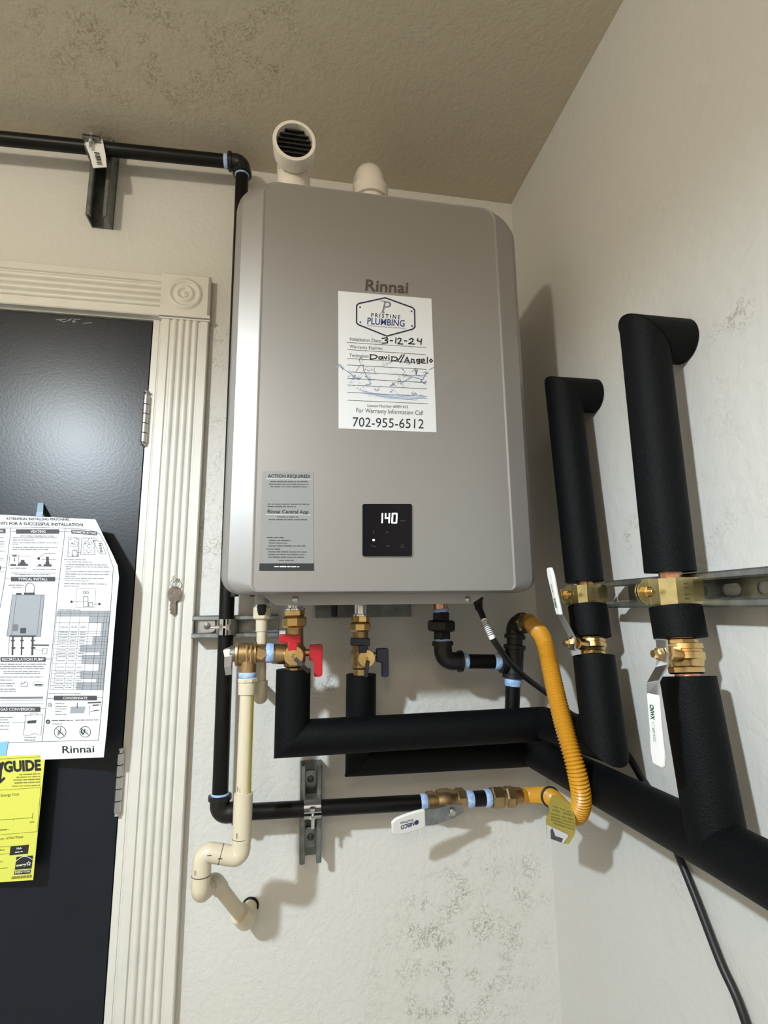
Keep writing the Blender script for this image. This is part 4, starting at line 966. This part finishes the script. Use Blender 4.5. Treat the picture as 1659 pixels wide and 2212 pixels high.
cyp = thing('cold_insulated_pipe', 'black foam-insulated pipe low along both walls, joined by the right riser', 'insulated pipe', (0.2, -0.075, 1.18), 'foam-insulated water pipes')
Ca = at(780, 1457, 'y', -0.078); CZ_ = 1.176; Cb = V((Ca.x-0.001, -0.075, CZ_)); Cc = V((0.464, -0.075, CZ_-0.004)); CB = V((0.462, -0.10, 1.184))
R2c = at(1452, 1278, 'x', 0.469); R2t = at(1392, 732, 'x', 0.469); R2w = V((XR, R2t.y, R2t.z)); R2b = V((0.462, -0.533, 1.184)); Ce = V((0.462, -0.95, 1.184))
sleeve(cyp, [Ca, Cb], FR*0.93, None, mitre(Ca, Cb, Cc)); sleeve(cyp, [Cb, Cc], FR*0.97, mitre(Ca, Cb, Cc), mitre(Cb, Cc, R2b))
sleeve(cyp, [Cc, Cc+V((0, -0.10, 0.002)), R2b], FR, mitre(Cb, Cc, R2b), None); sleeve(cyp, [R2b, Ce], FR*1.0, None, None)
MB().tube([Ca+V((0, 0, 0.01)), Ca-V((0, 0, 0.02))], 0.0112, 20).build('copper_pipe', M['copper'], cyp)
qA = lambda py: on_seg(R2t, R2c, py)
qB = lambda py: on_seg(R2c, R2b, py)
sleeve(cyp, [qA(1236), R2t], FR, None, mitre(R2c, R2t, R2w)); sleeve(cyp, [R2t, R2w-V((0.0012, 0, 0))], FR*1.03, mitre(R2c, R2t, R2w), None)
sleeve(cyp, [qB(1311), qB(1378)], FR); sleeve(cyp, [R2b, qB(1461)], 0.0302)
MB().tube([qB(1470), qB(1290), qA(1228)], 0.0135, 20).build('copper_pipe', M['copper'], cyp)

# isolation ball valves on the risers
def riser_valve(name, label, p0, p1, cl, cr_r, hubp, path, gpath, gws, txt, flip):
    t = thing(name, label, 'valve', p0.lerp(p1, 0.5), 'ball valves on the risers'); ax = (p1-p0).normalized(); L_ = (p1-p0).length
    b = MB(); r_ = cr_r
    b.hexa(p0, p0+ax*L_*0.16, r_*0.80, 0.2, 8)
    b.lathe(p0+ax*L_*0.14, ax, [(0, r_*0.8), (L_*0.02, r_), (L_*0.16, r_), (L_*0.18, r_*0.93), (L_*0.24, r_*0.93), (L_*0.26, r_*1.02), (L_*0.44, r_*1.02), (L_*0.50, r_*0.92), (L_*0.62, r_*0.88), (L_*0.66, r_*0.84)], 32)
    b.hexa(p0+ax*L_*0.78, p1, r_*0.86, 0.2, 8); b.build('valve_body', M['brass'], t)
    c = p0.lerp(p1, 0.48)
    MB().cyl(c, hubp+V((0.006, 0, 0)), 0.0085).build('stem_housing', M['brass'], t)
    MB().lathe(hubp, (-1, 0, 0), [(-0.006, 0.0055), (0.002, 0.0055), (0.0021, 0.0075), (0.007, 0.0072), (0.0085, 0.005), (0.013, 0.0045)], 6).build('lever_nut', M['bronze'], t, True, 25)
    wd_ = (V((0, 1, 0)))
    MB().strap(path, [0.018]+[0.0165]*(len(path)-1), 0.0026, wd_).build('lever', M['steel'], t, False, bev=0.0007)
    g = MB(); g.strap(gpath, gws, 0.0055, wd_); go = g.build('lever_grip', M['whitevinyl'], t, True, 50, bev=0.002)
    a, e_ = gpath[0], gpath[-1]; gd_ = (e_-a).normalized(); gw_ = V((0, 1, 0)); gw_ = (gw_-gd_*gw_.dot(gd_)).normalized(); n_ = V((-1, 0, 0)); n_ = (n_-gd_*n_.dot(gd_)).normalized()
    LL = (e_-a).length; mb_ = MB(); sgn = -1 if flip else 1
    fn = grip_map(a+n_*0.0031, gd_, gw_*sgn, n_, 0)
    text_on(mb_, 'CNWX', fn, LL*0.15, 0.003, LL*0.36, 0.003, 0.006, 0.04); mb_.build('grip_lettering', M['greenink'], go, False)
    mb_ = MB(); text_on(mb_, '+ 1" 600 WOG', fn, LL*0.39, 0.002, LL*0.66, 0.002, 0.0042); mb_.build('grip_small_lettering', M['inkgrey'], go, False)
    return t
v0, v1 = rB(1376), rB(1415); hp = at(1236, 1390, 'x', 0.418)
yv = hp.y
def sp(px, py, x): return at(px, py, 'x', x)
riser_valve('riser_ball_valve', 'brass ball valve with white lever pointing up, on left riser beside yellow hose', v0, v1, None, 0.0205, hp,
    [hp+V((0, 0, -0.010)), hp, sp(1236, 1376, 0.415), sp(1217, 1340, 0.402), sp(1209, 1326, 0.397)], [sp(1209+(1187-1209)*t/6, 1328+(1226-1328)*t/6, 0.397-0.012*t/6) for t in range(7)], [0.014]*4+[0.016, 0.017, 0.012], 'ONYX', True)
v0, v1 = qB(1380), qB(1456); hp2 = at(1432, 1412, 'x', 0.418)
riser_valve('riser_ball_valve', 'brass ball valve with white lever hanging down, on the right riser', v0, v1, None, 0.0225, hp2,
    [hp2+V((0, 0, 0.016)), hp2, sp(1430, 1440, 0.412), sp(1411, 1474, 0.392), sp(1411, 1502, 0.388)], [sp(1411+(1424-1411)*t/6, 1499+(1655-1499)*t/6, 0.388) for t in range(7)], [0.0175]*4+[0.0185, 0.0200, 0.015], 'ONYX', False)

# ================================================================== STRUT CHANNELS
def slotted(b, o, u, v, nrm, L_, Hh, t, first, pitch, sl, sw):
    """web with oblong slots"""
    o = V(o); u = V(u); v = V(v); nrm = V(nrm)
    x = 0.0; cells = []
    c = first
    while c+pitch/2 <= L_+1e-6: cells.append(c); c += pitch
    edges = [0.0]+[c-pitch/2 for c in cells]
    if not cells:
        b.prism([(0, 0), (L_, 0), (L_, Hh), (0, Hh)], o, u, v, nrm*t); return
    if cells[0]-pitch/2 > 1e-5: b.prism([(0, 0), (cells[0]-pitch/2, 0), (cells[0]-pitch/2, Hh), (0, Hh)], o, u, v, nrm*t)
    for c in cells:
        n = 24; inner = []; outer = []
        for k in range(n):
            a = 2*PI*k/n; ca, sa = math.cos(a), math.sin(a)
            dx = (sl-sw)/2*(1 if ca > 1e-6 else -1 if ca < -1e-6 else 0)
            inner.append((c+dx+sw/2*ca, Hh/2+sw/2*sa))
            sc_ = min((pitch/2)/abs(ca) if abs(ca) > 1e-6 else 9, (Hh/2)/abs(sa) if abs(sa) > 1e-6 else 9)
            outer.append((c+ca*sc_, Hh/2+sa*sc_))
        vs = [o+u*p[0]+v*p[1] for p in inner]+[o+u*p[0]+v*p[1] for p in outer]
        vs += [p+nrm*t for p in vs]
        fs = []
        for k in range(n):
            j = (k+1) % n
            fs += [(k, j, n+j, n+k), (2*n+k, 3*n+k, 3*n+j, 2*n+j), (k, 2*n+k, 2*n+j, j)]
        b.add(vs, fs)
    e_ = cells[-1]+pitch/2
    if L_-e_ > 1e-5: b.prism([(e_, 0), (L_, 0), (L_, Hh), (e_, Hh)], o, u, v, nrm*t)
def channel(name, label, o, u, v, nrm, L_, Hh, D_, first, mt, pitch=0.0508, sl=0.029, sw=0.0145, slots=True):
    """o: corner on the wall, u along, v across, nrm out of the wall"""
    t = 0.0026; o = V(o); u = V(u); v = V(v); nrm = V(nrm); b = MB()
    if slots: slotted(b, o, u, v, nrm, L_, Hh, t, first, pitch, sl, sw)
    else: b.prism([(0, 0), (L_, 0), (L_, Hh), (0, Hh)], o, u, v, nrm*t)
    lip = 0.0095
    prof = [(0, 0), (0, D_-0.002), (0.002, D_), (lip-0.002, D_), (lip, D_-0.002), (lip, D_-0.007), (lip-t, D_-0.007), (lip-t, D_-t), (t, D_-t), (t, 0)]
    b.prism([(a, c) for a, c in prof], o, v, nrm, u*L_)
    b.prism([(Hh-a, c) for a, c in prof], o, v, nrm, u*L_)
    ob = b.build(name, M[mt], None, False); center(ob); return tag(ob, label, 'strut channel', 'strut channels fixed to the walls')
y0_ = at(1310, 1280, 'x', XR-0.041).y
channel('strut_channel', 'long slotted steel strut channel across the right wall behind both risers', (XR-0.0005, y0_, 1.4375), (0, -1, 0), (0, 0, 1), (-1, 0, 0), 0.75, 0.0413, 0.0413, 0.046, 'zinc')
a = at(413, 1378, 'y', -0.041); c = at(600, 1378, 'y', -0.041)
zs = at(500, 1378, 'y', -0.041).z
channel('strut_channel', 'short galvanised strut piece on the wall just right of the door casing', (a.x, -0.0005, zs), (1, 0, 0), (0, 0, 1), (0, -1, 0), c.x-a.x, 0.0413, 0.0410, 0.02, 'zinc', slots=False)
a = at(652, 1868, 'y', -0.041); c = at(692, 1652, 'y', -0.041); lo = at(672, 1866, 'y', -0.041).z; hi = at(672, 1655, 'y', -0.041).z
xs = at(672, 1760, 'y', -0.041).x
channel('strut_channel', 'vertical strut piece under the heater holding the low black pipe', (xs-0.0195, -0.0005, lo), (0, 0, 1), (1, 0, 0), (0, -1, 0), hi-lo, 0.0390, 0.0405, 0.028, 'zincdark', pitch=0.058, sl=0.030, sw=0.014)
lo = at(215, 465, 'y', -0.041).z; xs2 = at(213, 400, 'y', -0.041).x
channel('strut_channel', 'vertical strut piece high on the wall holding the black ceiling-height pipe', (xs2-0.0205, -0.0005, lo), (0, 0, 1), (1, 0, 0), (0, -1, 0), ZC-0.004-lo, 0.0413, 0.0405, 0.03, 'zincdark', slots=False)
# washer plates and bolts in the struts
def washer(label, c, w_, h_, mt='zinc', d=(0, -1, 0), cat='bolt'):
    t = thing('washer_bolt', label, cat, c, 'washer bolts in the strut channels'); c = V(c)
    pts = rrect(-w_/2, w_/2, -h_/2, h_/2, 0.006, 0.006, 4)
    MB().prism(pts, c, (1, 0, 0), (0, 0, 1), (0, -0.002, 0)).build('washer_plate', M[mt], t, False)
    MB().lathe(c+V((0, -0.002, 0)), (0, -1, 0), [(0, 0.0065), (0.0015, 0.006), (0.003, 0.003)], 12).build('bolt_head', M['zincdark'], t)
washer('round-ended washer plate with bolt in the strut by the door casing', at(448, 1352, 'y', -0.034), 0.028, 0.023, 'steel')
washer('washer plate with bolt at the top of the lower vertical strut', at(671, 1682, 'y', -0.006), 0.021, 0.030, 'zinc')
washer('washer plate with bolt at the foot of the lower vertical strut', at(671, 1807, 'y', -0.006), 0.021, 0.034, 'zinc')

# pipe clamps
def clamp_riser(label, c, r_, w_, mt, tabpx):
    """two strap halves round a vertical pipe on the right wall, tab and bolt toward the room"""
    t = thing('pipe_clamp', label, 'clamp', c, 'pipe clamps on the strut channels'); c = V(c); R_ = r_+0.003
    for s in (-1, 1):
        pts = [V((XR-0.035, c.y+s*(R_+0.002), c.z)), V((c.x+0.010, c.y+s*(R_+0.002), c.z)), V((c.x-R_*0.45, c.y+s*(R_*0.92), c.z)), V((c.x-R_*0.95, c.y+s*0.004, c.z)), V((c.x-R_-0.024, c.y+s*0.0022, c.z))]
        b = MB(); b.strap(pts[:4]+[V((c.x-R_-0.012, c.y+s*0.0022, c.z))], w_, 0.0022, (0, 0, 1))
        # rounded tab
        cx_ = c.x-R_-0.012; pl = [(0, -w_/2), (0, w_/2)]+[(-math.sin(PI*k/10)*0.016, math.cos(PI*k/10)*w_/2) for k in range(11)]
        b.prism(pl[1:], (cx_, c.y+s*0.0022-0.0011, c.z), (1, 0, 0), (0, 0, 1), (0, 0.0022, 0))
        b.build('strap_half', M[mt], t, False, bev=0.0004)
    b = MB(); bx_ = c.x-R_-0.016; b.cyl((bx_, c.y-0.016, c.z), (bx_, c.y+0.010, c.z), 0.0032, 14); b.hexa((bx_, c.y-0.009, c.z), (bx_, c.y-0.003, c.z), 0.0068); b.build('clamp_bolt', M['brass'], t)
    b = MB()
    for k, zz in enumerate((0.009, 0.004, -0.004, -0.009)):
        b.box((c.x+0.001, c.y-(R_+0.0035), c.z+zz), (0.0028, 0.0006, 0.0014))
    b.build('stamped_marks', M['logo'], t, False)
clamp_riser('yellow-plated clamp with bolt tab holding the left riser to the strut', V((R1c.x, R1c.y, at(1280, 1284, 'x', R1c.x).z)), 0.0140, 0.031, 'gold', None)
clamp_riser('yellow-plated clamp with bolt tab holding the right riser to the strut', V((R2c.x, R2c.y, at(1480, 1277, 'x', R2c.x).z)), 0.0185, 0.033, 'gold', None)
def clamp_pipe(label, c, ax, w_, mt, label_part=False):
    """clamp round the gas pipe; ax: pipe direction, strut behind at y=-0.041"""
    t = thing('pipe_clamp', label, 'clamp', c, 'pipe clamps on the strut channels'); c = V(c); ax = V(ax).normalized(); o_ = V((0, -1, 0)); sd_ = ax.cross(o_).normalized(); R_ = GR+0.0022
    for s in (-1, 1):
        pts = [c+sd_*s*(R_+0.001)-o_*0.022]+[c+(sd_*s*math.cos(a)+o_*math.sin(a))*R_ for a in [math.radians(q) for q in (-10, 15, 35, 55, 72)]]+[c+o_*(R_+0.006)+sd_*s*0.003, c+o_*(R_+0.014)+sd_*s*0.003]
        MB().strap(pts, w_, 0.002, ax).build('strap_half', M[mt], t, False)
    bp_ = c+o_*(R_+0.009)
    b = MB(); b.cyl(bp_-sd_*0.008, bp_+sd_*0.024, 0.003, 14); b.hexa(bp_-sd_*0.010, bp_-sd_*0.004, 0.006); b.hexa(bp_+sd_*0.004, bp_+sd_*0.009, 0.006); b.build('clamp_bolt', M['chrome'], t)
    return t
cA = on_seg(E1, E2, 1354); clamp_pipe('steel clamp on the black drop pipe at strut beside the door casing', cA, (0, 0, -1), 0.028, 'steel')
cB = E2+dh*((at(674, 1757, 'y', gy)-E2).dot(dh)); clamp_pipe('steel clamp on the low black pipe at the vertical strut', cB, (1, 0, 0), 0.030, 'steel')
cC = E1+dl*((at(207, 318, 'y', gy)-E1).dot(dl)); tC = clamp_pipe('clamp with white barcode tag on the high black pipe', cC, (1, 0, 0), 0.032, 'zincdark')
b = MB(); p = [at(203, 302, 'y', gy-0.0175), at(206, 318, 'y', gy-0.0178), at(211, 335, 'y', gy-0.017), at(216, 362, 'y', gy-0.016)]; b.strap(p, [0.033, 0.033, 0.030, 0.026], 0.0012, (1, 0, 0.12)); tg = b.build('barcode_tag', M['whitevinyl'], tC, False)
b = MB(); 
for k in range(8):
    c = at(209+k*0.9, 330+k*3.6, 'y', gy-0.0196); b.box(c, (0.010, 0.0003, random.choice((0.001, 0.0018))))
b.build('barcode_print', M['ink'], tg, False)

# ================================================================== POWER CORD
pc = thing('power_cord', 'black power cord leaving the heater bottom and running down the right wall', 'cord', at(1040, 1300, 'y', -0.18))
q0 = at(1030, 1300, 'y', -0.19)
MB().lathe(q0+V((0, 0, 0.012)), V((0.15, 0, -1)), [(0, 0.010), (0.010, 0.010), (0.012, 0.008), (0.026, 0.0062)], 20).build('strain_relief', M['rubber'], pc)
path = [q0, at(1040, 1325, 'y', -0.20), at(1062, 1375, 'y', -0.22), at(1085, 1410, 'y', -0.21), at(1110, 1440, 'y', -0.19), at(1140, 1467, 'y', -0.165), at(1175, 1493, 'y', -0.13), at(1225, 1530, 'y', -0.10), at(1275, 1575, 'x', 0.515), at(1322, 1608, 'x', 0.518), at(1350, 1624, 'x', 0.518), at(1385, 1680, 'x', 0.518), at(1415, 1730, 'x', 0.519), at(1452, 1815, 'x', 0.5195), at(1500, 1932, 'x', 0.5195), at(1555, 2075, 'x', 0.5195), at(1618, 2230, 'x', 0.5195), at(1618, 2230, 'x', 0.5195).lerp(V((0.5195, -0.80, 0.012)), 0.18), V((0.5195, -0.72, 0.40)), V((0.5195, -0.80, 0.012))]
MB().tube(catmull(path, 10), 0.0052, 16).build('cable', M['rubber'], pc)
cr = catmull(path[:6], 10)
i0 = min(range(len(cr)), key=lambda i: (cr[i]-at(1036, 1340, 'y', -0.205)).length); i1 = min(range(len(cr)), key=lambda i: (cr[i]-at(1065, 1378, 'y', -0.22)).length)
sg = cr[i0:i1+1]; o = MB().tube(sg, 0.0056, 16).build('cable_label', M['whitevinyl'], pc)
b = MB()
for k, p in enumerate(resample(sg, 0.0032)[1:-2]):
    dd_ = (sg[-1]-sg[0]).normalized(); b.lathe(p, dd_, [(0, 0.0057), (0.0001, 0.0059), (0.0013, 0.0059), (0.0014, 0.0057)], 16, caps=False)
b.build('label_print', M['inkmid'], o)

# ================================================================== HOSE WARNING TAG
tp = at(1207, 1775, 'y', -0.225)
ty = lambda px, py, e=0: dep(px, py, 0.762+(1243-px)*0.0016-e)
wt_ = thing('hose_warning_tag', 'folded yellow warning tag wrapped round the yellow hose near the corner', 'tag', tp)
out = [(1192, 1718), (1204, 1720), (1238, 1741), (1236, 1750), (1243, 1769), (1243, 1800), (1230, 1822), (1219, 1823), (1181, 1810), (1179, 1769), (1188, 1752), (1184, 1740)]
b = MB(); vs = [ty(*q) for q in out]; n = len(vs); b.add(vs+[v+V((0.0008, 0.0016, 0)) for v in vs], [tuple(range(n)), tuple(range(2*n-1, n-1, -1))]+[(i, i+n, (i+1) % n+n, (i+1) % n) for i in range(n)])
tgo = b.build('tag_sheet', M['tagyellow'], wt_, False)
b = MB(); f_ = lambda x, y: ty(x, y, 0.0016)
for k, (xa, ya, xb, yb) in enumerate(((1194, 1742, 1235, 1756), (1193, 1750, 1237, 1763), (1190, 1758, 1239, 1772), (1190, 1765, 1240, 1779), (1190, 1771, 1240, 1786), (1195, 1779, 1240, 1793))):
    words_on(b, f_, xa, ya, xb, yb, 5)
b.build('printed_text', M['guideink'], tgo, False)
b = MB(); b.add([f_(*q) for q in ((1181, 1781), (1225, 1802), (1228, 1806), (1217, 1822), (1182, 1810))], [(0, 1, 2, 3, 4)]); b.build('picture_ground', M['sticker'], tgo, False)
b = MB(); f_ = lambda x, y: ty(x, y, 0.0030); b.add([f_(*q) for q in ((1189, 1794), (1193, 1788), (1200, 1806), (1216, 1811), (1213, 1820), (1190, 1812))], [(0, 1, 2, 3, 4, 5)]); b.build('printed_picture', M['inkmid'], tgo, False)
b = MB(); c0_ = dep(1190, 1722, .915); b.lathe(c0_, (dep(1180, 1716, .938)-c0_), [(0, 0.0158), (0.0006, 0.0170), (0.003, 0.0170), (0.0036, 0.0158)], 28); b.build('tag_collar', M['rubber'], wt_)

# ================================================================== KEY ON THE CASING
ky = -0.0225
kt = thing('house_key', 'small worn key hanging by its ring from a nail on the door casing', 'key', at(377, 1290, 'y', ky))
kf = lambda x, y: at(0+x/3.456, 1000+y/3.456, 'y', ky-0.001)
out = [(1272, 930), (1300, 918), (1330, 925), (1346, 945), (1352, 975), (1348, 1005), (1335, 1025), (1318, 1032), (1312, 1040), (1312, 1120), (1296, 1130), (1268, 1125), (1272, 1105), (1264, 1095), (1272, 1080), (1266, 1065), (1274, 1045), (1258, 1022), (1252, 990), (1256, 955)]
b = MB(); vs = [kf(*q) for q in out]; n = len(vs); b.add(vs+[v+V((0, 0.0018, 0)) for v in vs], [tuple(range(n)), tuple(range(2*n-1, n-1, -1))]+[(i, i+n, (i+1) % n+n, (i+1) % n) for i in range(n)]); b.build('key_blade', M['nickel'], kt, False)
b = MB(); rp = [kf(1308+34*math.cos(t*PI/12), 898+32*math.sin(t*PI/12))+V((0, -0.0015*math.sin(t*PI/12), 0)) for t in range(25)]; b.tube(rp, 0.0008, 8, False); b.build('key_ring', M['steel'], kt)
nl = thing('nail', 'bright nail head in the door casing above the key', 'nail', kf(1306, 855))
MB().lathe(kf(1306, 856)+V((0, 0.006, 0)), (0, -1, 0), [(0, 0.0015), (0.010, 0.0015), (0.0102, 0.0040), (0.0115, 0.0036)], 16).build('nail_shank', M['chrome'], nl)

# ================================================================== CEILING LIGHT (out of frame, the room's lamp)
cl = thing('ceiling_light', 'bare bulb holder on the ceiling behind the camera', 'ceiling light', (LP[0], LP[1], ZC))
MB().lathe((LP[0], LP[1], ZC-0.0005), (0, 0, -1), [(0, 0.055), (0.018, 0.052), (0.024, 0.030), (0.060, 0.022), (0.085, 0.020)], 28).build('lamp_holder', M['whitevinyl'], cl)
